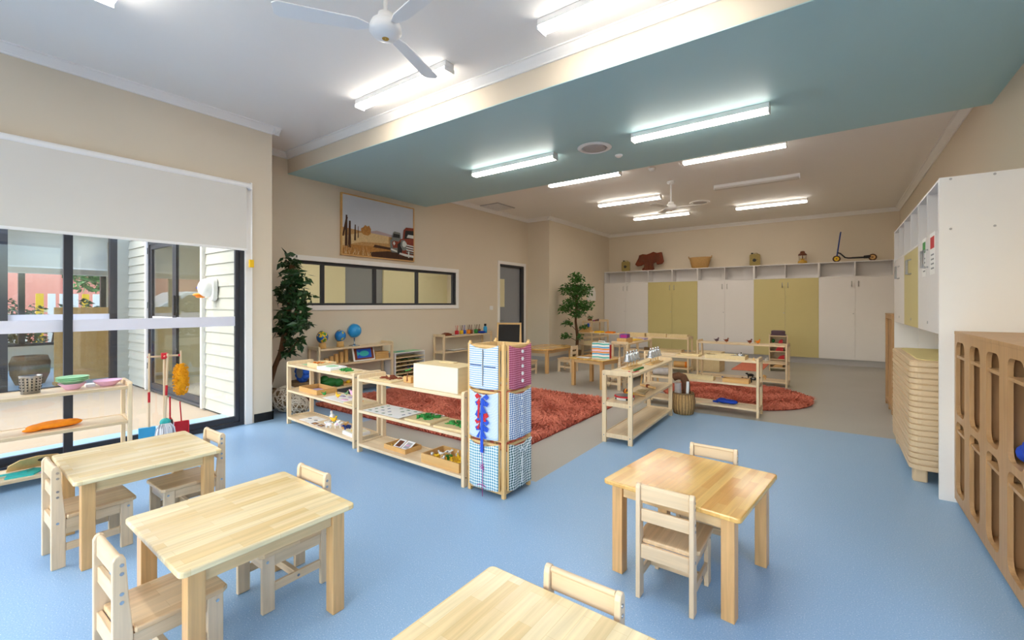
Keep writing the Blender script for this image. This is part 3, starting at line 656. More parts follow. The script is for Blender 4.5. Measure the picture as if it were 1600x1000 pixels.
# ------------------------------------------------------------------ open shelves
def make_shelf(label, loc, rz, L=1.4, D=.32, Ht=.74, levels=(.08, .40, .70), name='open_shelf', group=None, boards=None):
    t = thing(name, label, 'shelf', loc, rz, group)
    for s in (-1, 1):
        xo, xi = s*L/2, s*(L/2-.03)
        x0, x1 = min(xo, xi), max(xo, xi)
        b = MB()
        for sy in (-1, 1):
            y0, y1 = sy*D/2, sy*(D/2-.045)
            b.box(x0, x1, y0, y1, 0, Ht-.03)
        b.prism(rrect(-D/2, D/2, Ht-.05, Ht, .02, 4), x0, x1, axis='x')
        for z in levels[:-1]: b.box(x0+.003, x1-.003, -D/2+.045, D/2-.045, z-.028, z+.018)
        b.build('end_frame', 'shz', t, .004)
    for i, z in enumerate(levels):
        b = MB(); b.box(-L/2+.031, L/2-.031, -D/2+.012, D/2-.012, z-.014, z+.004)
        b.box(-L/2+.031, L/2-.031, -D/2+.0, -D/2+.0115, z-.018, z+.008); b.box(-L/2+.031, L/2-.031, D/2-.0115, D/2, z-.018, z+.008)
        b.build('shelf_board', 'shx', t, .003)
    b = MB()
    for s in (-1, 1):
        for z in levels:
            for sy in (-1, 1): b.cyl((s*(L/2-.004), sy*(D/2-.022), z-.006), (s*(L/2+.002), sy*(D/2-.022), z-.006), .006, 10)
    b.build('bolts', 'chrome', t)['kind'] = 'stuff'
    return t
TOP = .704
s1 = make_shelf('three-tier open shelf nearest the wall corner, holding the tray and farm figures', (-4.53, 2.84, 0), -3.6, L=1.46)
s2 = make_shelf('three-tier open shelf beside the cloth tower, holding the white box', (-3.01, 2.745, 0), -1.2, L=1.40)
s3 = make_shelf('open shelf end-on to the camera carrying the silver bells', (-1.805, 5.04, 0), 91.5, L=1.51)
s4 = make_shelf('long open shelf at the front edge of the round rug', (-1.48, 6.44, 0), -1, L=1.46, levels=(.10, .40, .70))
s5 = make_shelf('open shelf behind the round rug with small red figures on top', (-1.37, 9.05, 0), -3, L=1.48)
s6 = make_shelf('open shelf in front of the left yellow cupboard, trays along its top', (-3.13, 9.75, 0), -2, L=1.42)
s7 = make_shelf('open shelf beside the potted tree, end frame toward the camera', (-4.75, 10.35, 0), -2, L=1.2)
s8 = make_shelf('taller open shelf against the rear left wall with a small plant on top', (-5.45, 11.6, 0), 90, L=1.1, D=.3, Ht=.97, levels=(.1, .5, .93))
s9 = make_shelf('open shelf running back behind the striped box, purple box on top', (-3.14, 8.32, 0), 90, L=1.3)
s10 = make_shelf('open shelf under the strip window with three globes on top', (-6.235, 4.30, 0), 90, L=1.36, D=.30, Ht=.79, levels=(.15, .50, .745))
s11 = make_shelf('open shelf against the wall with coloured paint pots on top', (-6.235, 6.95, 0), 90, L=1.5, D=.30, Ht=.83, levels=(.12, .48, .785))
s12 = make_shelf('open shelf in front of the glass doors with bowls and a utensil pot', (-5.22, .48, 0), 85, L=1.52, D=.36)

# ------------------------------------------------------------------ rugs
def rug(name, label, n, inside, bbox, poly, loc, blade=.052, group=None):
    t = thing(name, label, 'rug', loc, 0, group)
    b = MB(); b.prism(poly, .001, .010); b.build('backing', 'rugbase', t)
    x0, x1, y0, y1 = bbox
    P = np.column_stack([rng.uniform(x0, x1, n), rng.uniform(y0, y1, n)]); P = P[inside(P)]
    k = len(P); th = rng.uniform(0, 2*PI, k)
    # tufts lean together in soft patches
    lean = np.column_stack([np.sin(P[:, 0]*7+np.cos(P[:, 1]*5)*2), np.cos(P[:, 1]*8+np.sin(P[:, 0]*6)*2)])*.5+rng.normal(size=(k, 2))*.45
    h = blade*(.55+.75*rng.random(k)); w = .0075
    dx = np.cos(th)*w; dy = np.sin(th)*w
    z0 = np.full(k, .008)
    base1 = np.column_stack([P[:, 0]-dx, P[:, 1]-dy, z0]); base2 = np.column_stack([P[:, 0]+dx, P[:, 1]+dy, z0])
    m1 = np.column_stack([P[:, 0]-dx+lean[:, 0]*h*.35, P[:, 1]-dy+lean[:, 1]*h*.35, z0+h*.6]); m2 = m1+np.column_stack([2*dx, 2*dy, z0*0])
    tip = np.column_stack([P[:, 0]+lean[:, 0]*h*1.05, P[:, 1]+lean[:, 1]*h*1.05, z0+h*.82])
    v = np.stack([base1, base2, m2, m1, tip], 1).reshape(-1, 3)
    me = bpy.data.meshes.new('pile'); fs = []
    for i in range(k): o = 5*i; fs += [(o, o+1, o+2, o+3), (o+3, o+2, o+4)]
    me.from_pydata(v.tolist(), [], fs); me.materials.append(M['rug']); me.update()
    o = bpy.data.objects.new('pile', me); C.objects.link(o); o.parent = t; o['kind'] = 'stuff'
    return t
rug('shag_rug', 'rectangular coral shag rug behind the two long shelves', 52000, lambda P: P[:, 0] < 99, (-1.70, 1.70, -1.35, 1.35), rrect(-1.70, 1.70, -1.35, 1.35, .05), (-4.17, 4.79, .001))
rug('shag_rug', 'round coral shag rug at right, under the blue cloth shelf', 24000, lambda P: (P**2).sum(1) < 1.03**2, (-1.03, 1.03, -1.03, 1.03), [(1.03*math.cos(i*PI/24), 1.03*math.sin(i*PI/24)) for i in range(48)], (-1.27, 7.66, .001))
b = MB(); b.box(-.28, .28, -.75, .75, 0, .012); one('floor_mat', b, 'rug', 'small dark coral mat far back, seen through the shelf with the metal tray', 'mat', (-1.52, 11.35, .001))

# ------------------------------------------------------------------ dressing frame tower
TX0, TX1, TY0, TY1 = -2.285, -1.935, 2.585, 2.935
t = thing('cloth_tower', 'square wooden tower holding the checked dressing frames', 'stand', ((TX0+TX1)/2, (TY0+TY1)/2, 0))
h = .175
for sx in (-1, 1):
    for sy in (-1, 1):
        b = MB(); b.box(sx*h, sx*(h-.028), sy*h, sy*(h-.028), 0, 1.125); b.cyl((sx*(h-.014), sy*(h-.014), 1.125), (sx*(h-.014), sy*(h-.014), 1.14), .011, 10); b.build('post', 'frame', t, .003)
for z in (.045, .425, .80, 1.095):
    b = MB()
    for s in (-1, 1):
        b.box(-h+.029, h-.029, s*(h-.006), s*(h-.022), z-.018, z+.018); b.box(s*(h-.006), s*(h-.022), -h+.029, h-.029, z-.018, z+.018)
    b.build('rail', 'frame', t, .002)
for z in (.06, .44):
    b = MB(); b.box(-h+.03, h-.03, -h+.03, h-.03, z, z+.008); b.build('tray_shelf', 'frame', t)
def dframe(label, side, z0, z1, cloth, deco):
    """side 'F' faces -Y, side 'R' faces +X. Local: u across, v = outward, z up."""
    W2 = .142; Hh = z1-z0
    cx, cy = (TX0+TX1)/2, (TY0+TY1)/2
    loc, rz = ((cx, TY0-.016, z0), 0) if side == 'F' else ((TX1+.016, cy, z0), 90)
    t = thing('dressing_cloth', label, 'dressing cloth', loc, rz, None)
    b = MB()
    b.box(-W2, -W2+.02, -.0, .014, 0, Hh); b.box(W2-.02, W2, -.0, .014, 0, Hh); b.box(-W2+.02, W2-.02, 0, .014, 0, .02); b.box(-W2+.02, W2-.02, 0, .014, Hh-.02, Hh)
    b.build('wooden_frame', 'frame', t, .002)
    for k, (u0, u1) in enumerate(((-W2+.002, .0015), (-.0015, W2-.002))):
        v = []; nu, nz = 12, 16
        for j in range(nz+1):
            for i in range(nu+1):
                u = u0+(u1-u0)*i/nu; q_ = 1-(u/W2)**2
                ztop = Hh+.004-.030*q_; zbot = .006+.018*q_*(-.8)
                z = zbot+(ztop-zbot)*j/nz
                v.append((u, -.006-.012*abs(math.sin(z*26+u*11))*q_**.5*.6-.004*math.sin(u*60), z))
        b = MB(); b.add(v, [(j*(nu+1)+i, j*(nu+1)+i+1, (j+1)*(nu+1)+i+1, (j+1)*(nu+1)+i) for j in range(nz) for i in range(nu)], 0, True)
        o = b.build('fabric_flap', cloth, t); md = o.modifiers.new('Solid', 'SOLIDIFY'); md.thickness = .002; md.offset = 0
    if deco == 'buttons':
        for k in range(5):
            z = .05+k*(Hh-.10)/4
            b = MB(); b.cyl((.004, -.020, z), (.004, -.026, z), .013, 16); b.build('button', 'plaswhite', t)
    if deco == 'smallbuttons':
        for k in range(5): z = .05+k*(Hh-.11)/4; b = MB(); b.cyl((.0, -.018, z), (.0, -.022, z), .007, 10); b.build('button', 'plaswhite', t)
    if deco == 'zip':
        b = MB(); b.box(-.004, .004, -.019, -.016, .02, Hh-.03); b.build('seam', 'greyc', t); b = MB(); b.box(-W2+.02, -.012, -.019, -.0165, Hh*.52, Hh*.54); b.box(.012, W2-.02, -.019, -.0165, Hh*.50, Hh*.52); b.build('slit', 'navy', t)
    if deco == 'bows':
        random.seed(3)
        for k in range(5):
            z = .06+k*.062
            for s in (-1, 1):
                col = 'cobalt' if (k+s) % 3 else 'red'
                b = MB()
                b.prism([(s*.01, 0), (s*.045, .020), (s*.066, -.002), (s*.045, -.022)], -.030, -.024, axis='y', T=(0, 0, z), R=RY(s*(-20+15*(k % 3))))
                b.prism([(0, 0), (s*.012, -.055), (s*.036, -.05)], -.034, -.030, axis='y', T=(s*.012, 0, z))
                b.build('ribbon', col, t)
        b = MB(); b.prism([(-.008, -.10), (.018, -.10), (.02, .30), (.0, .30)], -.036, -.032, axis='y'); b.build('ribbon', 'cobalt', t)
        b = MB(); b.prism([(-.035, .15), (-.02, .15), (-.012, .28), (-.03, .29)], -.036, -.032, axis='y'); b.build('ribbon', 'red', t)
    if deco == 'laces':
        random.seed(5)
        b = MB(); b.tube([(0, -.022, .0), (.003, -.022, .14), (-.002, -.022, .26), (0, -.022, .31)], .0022)
        for z in (.29, .17, .15):
            for a in (-40, 35, 150, 210): b.tube([(0, -.022, z), (.025*math.cos(math.radians(a)), -.026, z+.025*math.sin(math.radians(a)))], .002)
        b.tube([(-.05, -.022, .015), (-.02, -.028, .032), (.02, -.028, .03), (.035, -.024, .018)], .0025); b.tube([(.0, -.022, .03), (.006, -.026, -.02), (.004, -.025, -.075)], .0022)
        b.build('lace', 'magenta', t)
    if deco == 'tie':
        b = MB(); b.tube([(0, -.02, .03), (0, -.022, .25)], .003); b.tube([(0, -.022, .29), (.03, -.03, .26), (.06, -.026, .29), (.12, -.03, .34)], .003); b.tube([(0, -.022, .29), (-.03, -.03, .27), (-.05, -.026, .3)], .003); b.build('tie_cord', 'plaswhite', t)
dframe('top left dressing frame with light blue striped cloth split by dark slits', 'F', .795, 1.115, 'g1', 'zip')
dframe('top right dressing frame with red striped cloth and five large white buttons', 'R', .795, 1.115, 'g2', 'buttons')
dframe('middle left dressing frame hung with red and blue ribbons', 'F', .425, .775, 'g3', 'bows')
dframe('middle right dressing frame with navy checks and small white buttons', 'R', .425, .775, 'g4', 'smallbuttons')
dframe('bottom left dressing frame with teal checks and crimson laces', 'F', .055, .395, 'g5', 'laces')
dframe('bottom right dressing frame with dark green checks and white ties', 'R', .055, .395, 'g6', 'tie')

# ------------------------------------------------------------------ cupboards along the back wall
CY = 12.8; cx0 = -5.735; cw = (XR-.13-cx0)/5
def cupboard(label, x0, w, door, z_top=2.40):
    t = thing('storage_cupboard', label, 'cupboard', (x0+w/2, CY, 0), 0)
    d = YB-CY-.003; h2 = w/2
    b = MB(); b.box(-h2+.001, -h2+.018, .02, d, .14, z_top-.018); b.box(h2-.018, h2-.001, .02, d, .14, z_top-.018); b.box(-h2+.018, h2-.018, d-.015, d, .14, z_top-.018)
    b.box(-h2+.001, h2-.001, 0, d, z_top-.018, z_top); b.box(-h2+.018, h2-.018, .02, d-.015, .14, .158)
    b.box(-h2+.001, -h2+.018, 0, .02, 2.06, z_top-.018); b.box(h2-.018, h2-.001, 0, .02, 2.06, z_top-.018); b.build('carcass', 'white', t, .001)
    b = MB(); b.box(-h2+.0185, h2-.0185, 0, d-.0155, 2.045, 2.063); b.box(-.009, .009, 0, d-.0155, 2.063, z_top-.0185); b.build('open_cubby', 'white', t, .001)
    b = MB(); b.box(-h2+.001, h2-.001, .05, .065, 0, .14); b.build('kickboard', 'kick', t)
    for s in (-1, 1):
        b = MB(); b.box(s*.0015, s*(h2-.0015), 0, .018, .145, 2.042); dd = b.build('door', door, t, .001)
        b = MB(); b.tube([(s*.06, 0, 1.94), (s*.06, -.03, 1.94), (s*.06, -.03, 1.82), (s*.06, 0, 1.82)], .007, 8); b.build('handle', 'steel', dd)
        if s < 0: b = MB(); b.cyl((-.03, -.004, 1.2), (-.03, .001, 1.2), .012, 12); b.build('lock', 'steel', dd)
    return t
for i, (dr, lb) in enumerate((('white', 'leftmost white double cupboard of the back wall row, beside the potted tree'), ('yellow', 'left one of the two yellow double cupboards on the back wall'), ('white', 'middle white double cupboard of the back wall, between the two yellow ones'),
                              ('yellow', 'right one of the two yellow double cupboards on the back wall'), ('white', 'rightmost white double cupboard of the back wall row, below the scooter'))):
    cupboard(lb, cx0+i*cw, cw, dr)
b = MB(); b.box(cx0+5*cw+.001, XR-.001, CY, CY+.018, .14, 2.40); b.box(cx0+5*cw, XR-.001, CY+.05, CY+.065, 0, .14); struct('trim_12', b, 'white')

# things on top of the back cupboards (z = 2.40)
M['tinc'] = plain('olive_tin_paint', '#9A8648', .5, var=.25, scale=25); ZC = 2.401; TY = 12.95
def tin(label, x):
    t = thing('old_tin', label, 'tin', (x, TY, ZC), 8, None)
    b = MB(); b.prism(rrect(-.12, .12, 0, .30, .045), -.05, .05, axis='y'); b.build('tin_body', 'tinc', t, .006)
    b = MB(); b.cyl((-.06, 0, .30), (-.06, 0, .335), .028, 14); b.build('cap', 'blackp', t)
    b = MB(); b.cyl((-.01, -.051, .14), (-.01, -.056, .14), .042, 18); b.prism([(-.01, .13), (.07, .17), (.02, .12)], -.058, -.0565, axis='y'); b.build('round_badge', 'blackp', t)
    b = MB(); b.tube([(-.02, 0, .30), (.0, 0, .325), (.05, 0, .325), (.07, 0, .3)], .008); b.build('handle', 'tinc', t)
tin('old yellow-brown metal tin at the left end on top of the back cupboards', -5.10); tin('old yellow-brown metal tin on the back cupboards between the basket and lamp', -1.65)
t = thing('leather_shirt', 'brown crumpled leather garment with wide sleeves on top of the back cupboards', 'garment', (-4.38, TY, ZC), 0)
b = MB()
n = 40; v = []
def outline(sv):
    return sv
O = [(-.20, 0), (.10, 0), (.13, .06), (.11, .20), (.20, .24), (.22, .16), (.37, .18), (.42, .24), (.36, .52), (.22, .50), (.12, .54), (.02, .50), (-.08, .47), (-.20, .49), (-.27, .47), (-.43, .19), (-.36, .14), (-.24, .15), (-.17, .20), (-.14, .12), (-.22, .05)]
b.prism([(x, z) for x, z in O], -.045, .045, axis='y'); o = b.build('leather_body', 'rust', t, .03, seg=3)
b = MB()
for k in range(7): b.tube([(-.15+k*.05, -.046, .02), (-.12+k*.04, -.055, .2), (-.2+k*.065, -.048, .42)], .012)
for s in (-1, 1):
    for k in range(3): b.tube([(s*(.17+k*.05), -.046, .24), (s*(.2+k*.05), -.055, .36), (s*(.18+k*.05), -.048, .46)], .014)
b.build('fold', 'brown', t)
t = thing('straw_basket', 'oval straw basket on top of the back cupboards', 'basket', (-2.98, TY, ZC), 0)
b = MB(); b.lathe([(0, 0), (.20, 0), (.215, .04), (.28, .30), (.287, .30), (.285, .29), (.22, .03), (0, .015)], n=32, sy=.5); b.build('woven_body', 'wicker', t)
b = MB()
for k in range(9): z = .03+k*.031; r = .206+(z/.3)*.075; b.lathe([(r, z-.006), (r+.009, z), (r, z+.006)], n=32, sy=.5)
b.build('weave_band', M['ochre'], t); b = MB()
for s in (-1, 1): b.tube([(s*.283, -.05, .27), (s*.30, -.02, .33), (s*.30, .02, .33), (s*.283, .05, .27)], .01)
b.build('handle', 'wicker', t)
t = thing('pressure_lantern', 'old brass pressure lantern on top of the back cupboards', 'lamp', (-.62, TY, ZC))
b = MB(); b.lathe([(0, 0), (.095, 0), (.10, .03), (.085, .07), (.035, .085), (.03, .10), (.06, .11), (.06, .12), (0, .12)], n=24); b.build('fuel_tank', 'ochre', t)
b = MB(); b.lathe([(.055, .121), (.068, .16), (.055, .20)], n=20); b.build('glass_globe', 'glass', t)
b = MB(); b.lathe([(.06, .20), (.095, .205), (.08, .24), (.05, .26), (.05, .29), (.03, .305), (0, .305)], n=24); b.lathe([(0, .2), (.06, .2)], n=24); b.build('hood', 'brown', t)
b = MB(); [b.tube([(s*.07, 0, .10), (s*.075, 0, .21)], .004) for s in (-1, 1)]; b.tube([(0, .07, .10), (0, .075, .21)], .004); b.tube([(0, -.07, .10), (0, -.075, .21)], .004); b.cyl((0, 0, .121), (0, 0, .18), .012); b.build('cage_wire', 'brown', t)
t = thing('old_scooter', 'old child scooter with blue handle and yellow wheels on top of the back cupboards', 'scooter', (.35, TY, ZC))
for x, nm in ((-.30, 'front'), (.36, 'rear')):
    b = MB(); b.lathe([(.05, -.018), (.072, -.014), (.078, 0), (.072, .014), (.05, .018)], n=24, R=RX(90), c=(x, 0, .078)); w_ = b.build('wheel', 'trunk', t)
    b = MB(); b.cyl((x, -.014, .078), (x, .014, .078), .055, 22); b.cyl((x, -.024, .078), (x, .024, .078), .014, 10, m=1); b.build('wheel_disc', ['yel' if x < 0 else 'tray', 'brown'], w_)
b = MB(); b.tube([(-.30, 0, .08), (-.285, 0, .20), (-.225, 0, .68)], .014, 8); b.build('steering_column', 'navy', t)
b = MB(); b.cyl((-.222, -.07, .685), (-.222, .07, .685), .014, 8); b.build('handlebar', 'navy', t)
b = MB(); b.tube([(-.28, 0, .22), (-.23, 0, .20), (-.14, 0, .10), (-.08, 0, .085), (.36, 0, .078)], .016, 8); b.box(-.02, .24, -.05, .05, .085, .1); b.build('deck', 'blackp', t, .003)
b = MB(); b.prism([(.2, .06), (.2, .12), (.30, .13), (.33, .1), (.30, .06)], -.03, .03, axis='y'); b.build('brake', 'blackp', t)

# ------------------------------------------------------------------ wall lockers on the right
LX = .62; LY0 = 4.475; lw = (7.40-LY0)/3
b = MB(); b.box(LX, XR-.001, 4.445, 4.470, 0, 2.335); t = b.build('end_panel', 'trim', None, .001); tag(t, 'tall white end panel between the oak cubbies and the stacked cots', 'panel')
b = MB()
for x in (.68, .9, 1.12):
    for z in (2.318, 1.96): b.cyl((x, 4.4445, z), (x, 4.4405, z), .008, 10)
o = b.build('screw_caps', 'kick', t); o['kind'] = 'stuff'
def locker(label, y0, w, door):
    t = thing('wall_cabinet', label, 'cabinet', (LX, y0+w/2, 1.2), 0); h2 = w/2; d = XR-LX-.003; ZT = 1.13
    b = MB(); b.box(.02, d, -h2+.001, -h2+.016, 0, ZT); b.box(.02, d, h2-.016, h2-.001, 0, ZT); b.box(d-.012, d, -h2+.016, h2-.016, 0, ZT); b.box(.0, d, -h2+.001, h2-.001, ZT-.016, ZT)
    b.box(.02, d, -h2+.016, h2-.016, 0, .016); b.box(0, .02, -h2+.001, -h2+.016, .755, ZT-.016); b.box(0, .02, h2-.016, h2-.001, .755, ZT-.016); b.build('carcass', 'white', t)
    b = MB(); b.box(0, d-.0125, -h2+.0165, h2-.0165, .745, .76); b.box(0, d-.0125, -.008, .008, .76, ZT-.0165); b.build('open_cubby', 'white', t)
    for s in (-1, 1):
        b = MB(); b.box(0, .018, s*.0015, s*(h2-.0015), 0, .742); dd = b.build('door', door, t, .001)
        b = MB(); b.tube([(0, s*.05, .66), (-.03, s*.05, .66), (-.03, s*.05, .52), (0, s*.05, .52)], .007, 8); b.build('handle', 'steel', dd)
        if s < 0: b = MB(); b.cyl((-.004, -.03, .07), (.001, -.03, .07), .012, 12); b.build('lock', 'steel', dd)
locker('nearest white wall cabinet above the cots, with two small notices', LY0, lw, 'white')
locker('yellow wall cabinet in the middle of the right wall row', LY0+lw, lw, 'yellow')
locker('furthest white wall cabinet on the right wall', LY0+2*lw, lw, 'white')
b = MB(); b.box(LX, XR-.001, 7.401, 7.42, 0, 2.335); tag(b.build('end_panel', 'trim', None), 'white end panel at the far end of the right wall cabinets', 'panel')
b = MB(); b.box(1.12, 1.135, LY0, 7.4, .0, 1.198); tag(b.build('back_panel', 'trim', None), 'white panel on the wall behind the stacked cots', 'panel')
b = MB(); b.box(.75, 1.119, 6.55, 6.568, 0, 1.198); tag(b.build('divider_panel', 'trim', None), 'white upright divider under the wall cabinets, behind the cots', 'panel')
for k, (y, lb, c) in enumerate(((4.70, 'white notice with red heading on the nearest wall cabinet door', 'red'), (5.09, 'narrow white notice with green heading on the nearest wall cabinet', 'green'))):
    b = MB(); w_ = .11 if k == 0 else .09
    b.box(-.002, 0, -w_, w_, -.16, .16); b.box(-.003, -.002, -w_*.75, w_*.75, .04, .13, 1)
    for j in range(4): b.box(-.003, -.002, -w_*.6, w_*.5, -.12+j*.035, -.108+j*.035, 2)
    one('notice_sheet', b, ['paper', c, 'greyc'], lb, 'notice', (LX-.001, y, 1.81))

# stacked cots
def cot_outline(x0, x1, y0, y1): return rrect(x0, x1, y0, y1, .07, 5)
NC = 19; ch = .0455; z = .10
random.seed(2)
cotp = None
ordn = ['topmost', 'second', 'third', 'fourth', 'fifth', 'sixth', 'seventh', 'eighth', 'ninth', 'tenth', 'eleventh', 'twelfth', 'thirteenth', 'fourteenth', 'fifteenth', 'sixteenth', 'seventeenth', 'eighteenth', 'bottom']
for i in range(NC):
    zz = .105+(NC-1-i)*ch
    lb = 'beige stacking cot, %s of the stack beneath the wall cabinets' % (ordn[i] if i in (0, NC-1) else ordn[i]+' from the top')
    if cotp is None:
        t = thing('stacking_cot', lb, 'cot', (.80, 5.42, zz), 0, 'stacked beige cots')
        b = MB(); b.prism(cot_outline(-.31, .31, -.67, .67), .0, ch-.008); b.prism(cot_outline(-.302, .302, -.662, .662), ch-.008, ch-.0005); b.build('bed_frame', 'cot', t, .005)
        cotp = t
        b = MB(); b.prism(cot_outline(-.25, .25, -.60, .60), ch-.0004, ch+.006); o = b.build('sleeping_sheet', 'cotsheet', t)
    else:
        r = cotp.copy(); C.objects.link(r); r.location = (.80+random.uniform(-.002, .002), 5.42+random.uniform(-.002, .002), zz); r['label'] = lb
        c = kids(cotp)[0]
        for c in kids(cotp):
            if c.name.startswith('bed_frame'): k = c.copy(); C.objects.link(k); k.parent = r
        last = r
for sx in (-1, 1):
    for sy in (-1, 1):
        b = MB(); b.prism(rrect(sx*.24-.045, sx*.24+.045, sy*.58-.045, sy*.58+.045, .02), -.105, -.0005); b.build('leg', 'cot', last, .004)

# oak cubby unit, right foreground
def cubby_unit(label, x, y0, ncol, pitch, z0, z1, y_hi):
    """front plate faces -X with rounded openings; y runs down from y_hi"""
    t = thing('cubby_unit', label, 'cubbies', (x, y_hi, 0), 0)
    Ltot = ncol*pitch+.03; D = XR-x-.002
    rows = ((.10, .60), (.645, 1.155)); hw = .125
    # plate with holes, built as a grid of cells each with a rounded opening
    b = MB(); thick = .022
    ycs = [-(.17+k*pitch) for k in range(ncol)]
    yb = [0]+[(ycs[k]+ycs[k+1])/2 for k in range(ncol-1)]+[-Ltot]
    zb = [z0, .6225, z1]
    for k in range(ncol):
        for r, (a, c_) in enumerate(rows):
            ya, yc = yb[k+1], yb[k]; za, zc = zb[r], zb[r+1]
            hole = rrect(ycs[k]-hw, ycs[k]+hw, a, c_, .06, 5); n = len(hole)
            # outer points matched by casting each hole point to the cell rectangle
            cy_, cz_ = ycs[k], (a+c_)/2; outer = []
            for (py, pz) in hole:
                dy, dz = py-cy_, pz-cz_; ts = []
                if dy > 1e-9: ts.append((yc-cy_)/dy)
                if dy < -1e-9: ts.append((ya-cy_)/dy)
                if dz > 1e-9: ts.append((zc-cz_)/dz)
                if dz < -1e-9: ts.append((za-cz_)/dz)
                tt = min(ts); outer.append([cy_+dy*tt, cz_+dz*tt])
            # pull nearest to corners exactly
            for (qy, qz) in ((ya, za), (ya, zc), (yc, za), (yc, zc)):
                j = min(range(n), key=lambda i_: (outer[i_][0]-qy)**2+(outer[i_][1]-qz)**2); outer[j] = [qy, qz]
            v = [(0, p[0], p[1]) for p in outer]+[(0, p[0], p[1]) for p in hole]+[(thick, p[0], p[1]) for p in hole]+[(thick, p[0], p[1]) for p in outer]
            f = []
            for i in range(n):
                j = (i+1) % n
                f += [(j, i, n+i, n+j), (n+j, n+i, 2*n+i, 2*n+j), (2*n+j, 2*n+i, 3*n+i, 3*n+j)]
            b.add(v, f)
    b.box(0, thick, -Ltot, -Ltot, z0, z1)
    b.build('front_plate', 'oak', t)
    b = MB(); b.box(-.002, D, -Ltot, 0, z1, z1+.022); b.build('top_board', M['apy'] if False else 'oak', t, .002)
    b = MB(); b.box(thick, D, -.018, 0, z0, z1); b.build('side_panel', 'oak', t); b = MB(); b.box(thick, D, -Ltot, -Ltot+.018, z0, z1); b.build('side_panel', 'oak', t)
    b = MB(); b.box(.30, .315, -Ltot+.019, -.019, z0, z1-.001); b.build('back_panel', 'oakd', t)
    for k in range(ncol-1): b = MB(); b.box(thick+.0005, .2995, yb[k+1]-.008, yb[k+1]+.008, z0, z1-.001); b.build('divider', 'oakd', t)
    for k in range(ncol):
        hi, lo = (yb[k]-.0085 if k else -.0185), (yb[k+1]+.0085 if k < ncol-1 else -Ltot+.0185)
        for zz in (z0+.05, .525, .63, 1.05): b = MB(); b.box(thick-.018, .2995, max(lo, ycs[k]-hw), min(hi, ycs[k]+hw), zz-.009, zz+.009) if zz in (.525, 1.05) else b.box(thick+.0005, .2995, lo, hi, zz-.012, zz+.009); b.build('inner_shelf', 'oak', t, .001)
        b = MB(); b.lathe([(.010, 0), (.020, .001), (.022, .006), (.010, .008)], n=20, sx=1, sy=.6, R=RY(-90)@RZ(90), c=(.299, ycs[k]+.04, .33)); o = b.build('oval_hook_plate', 'plaswhite', t)
        b = MB(); b.tube([(.297, ycs[k]+.04, .335), (.280, ycs[k]+.04, .33), (.282, ycs[k]+.04, .345)], .0045); b.build('hook', 'blackp', o)
    b = MB(); b.box(.05, D, -Ltot+.04, -.04, 0, z0-.0005); b.build('plinth', 'dark', t)
    return t
cubby_unit('oak cubby unit with rounded openings along the right edge of the photo', .70, 0, 5, .383, .035, 1.205, 4.44)
# second, far oak rack
t = thing('oak_rack', 'slim brown rack just past the wall cabinets, by the back cupboards', 'rack', (.60, 7.9, 0))
b = MB()
for y in (-.42, -.05, .4): b.box(0, .03, y, y+.05, 0, 1.27)
b.box(.0, .03, -.37, .45, 1.22, 1.27); b.box(0, .03, -.37, .45, .05, .1); b.build('front_frame', 'oak', t, .003)
b = MB(); b.box(.031, .5, -.42, -.40, 0, 1.27); b.box(.031, .5, .43, .45, 0, 1.27); b.build('side_panel', 'oak', t); b = MB(); b.box(-.002, .5, -.425, .455, 1.271, 1.29); b.build('top_board', 'oak', t); b = MB()
for z in (.1, .45, .85): b.box(.032, .5, -.399, .429, z, z+.018)
b.build('shelf_board', 'oakd', t)
# blue and red cloth bag in the cubby
t = thing('cloth_bag', 'bright blue crumpled bag with red top in an oak cubby', 'bag', (.80, 3.16, .643))
b = MB(); b.sph((0, 0, .075), (.07, .11, .075)); b.sph((-.02, .05, .05), (.06, .07, .05)); b.sph((.01, -.05, .06), (.06, .07, .06)); b.build('bag_body', 'bluefab', t)
b = MB(); b.sph((0, -.02, .15), (.04, .06, .025)); b.build('bag_top', 'red', t)

# ------------------------------------------------------------------ things standing on the shelves
def on(sh, lx, ly, z):
    a = sh.rotation_euler.z; x = sh.location.x+lx*math.cos(a)-ly*math.sin(a); y = sh.location.y+lx*math.sin(a)+ly*math.cos(a)
    return (x, y, z+.0045)
def rzd(sh): return math.degrees(sh.rotation_euler.z)
def tray(label, loc, rz, w, d, h, mat_='tray', name='wooden_tray', cat='tray', handle=False, t_=.008):
    b = MB(); b.box(-w/2, w/2, -d/2, d/2, 0, .006)
    b.box(-w/2, w/2, -d/2, -d/2+t_, .006, h); b.box(-w/2, w/2, d/2-t_, d/2, .006, h); b.box(-w/2, -w/2+t_, -d/2+t_, d/2-t_, .006, h); b.box(w/2-t_, w/2, -d/2+t_, d/2-t_, .006, h)
    if handle:
        b.box(w/2, w/2+.001, -.03, .03, h*.5, h*.75, 1)
    return one(name, b, [mat_, 'paper'], label, cat, loc, rz, bevel=.0015)
def card(label, loc, rz, w, d, mats, marks, h=.003, name='picture_card', cat='card'):
    """flat sheet with printed marks (x,y,rx,ry,mat)"""
    b = MB(); b.box(-w/2, w/2, -d/2, d/2, 0, h)
    for (x, y, rx, ry, m) in marks: b.lathe([(0, h+.001), (1, h+.001), (1, h)], c=(x, y, 0), n=10, m=m, sx=rx, sy=ry)
    return one(name, b, mats, label, cat, loc, rz)
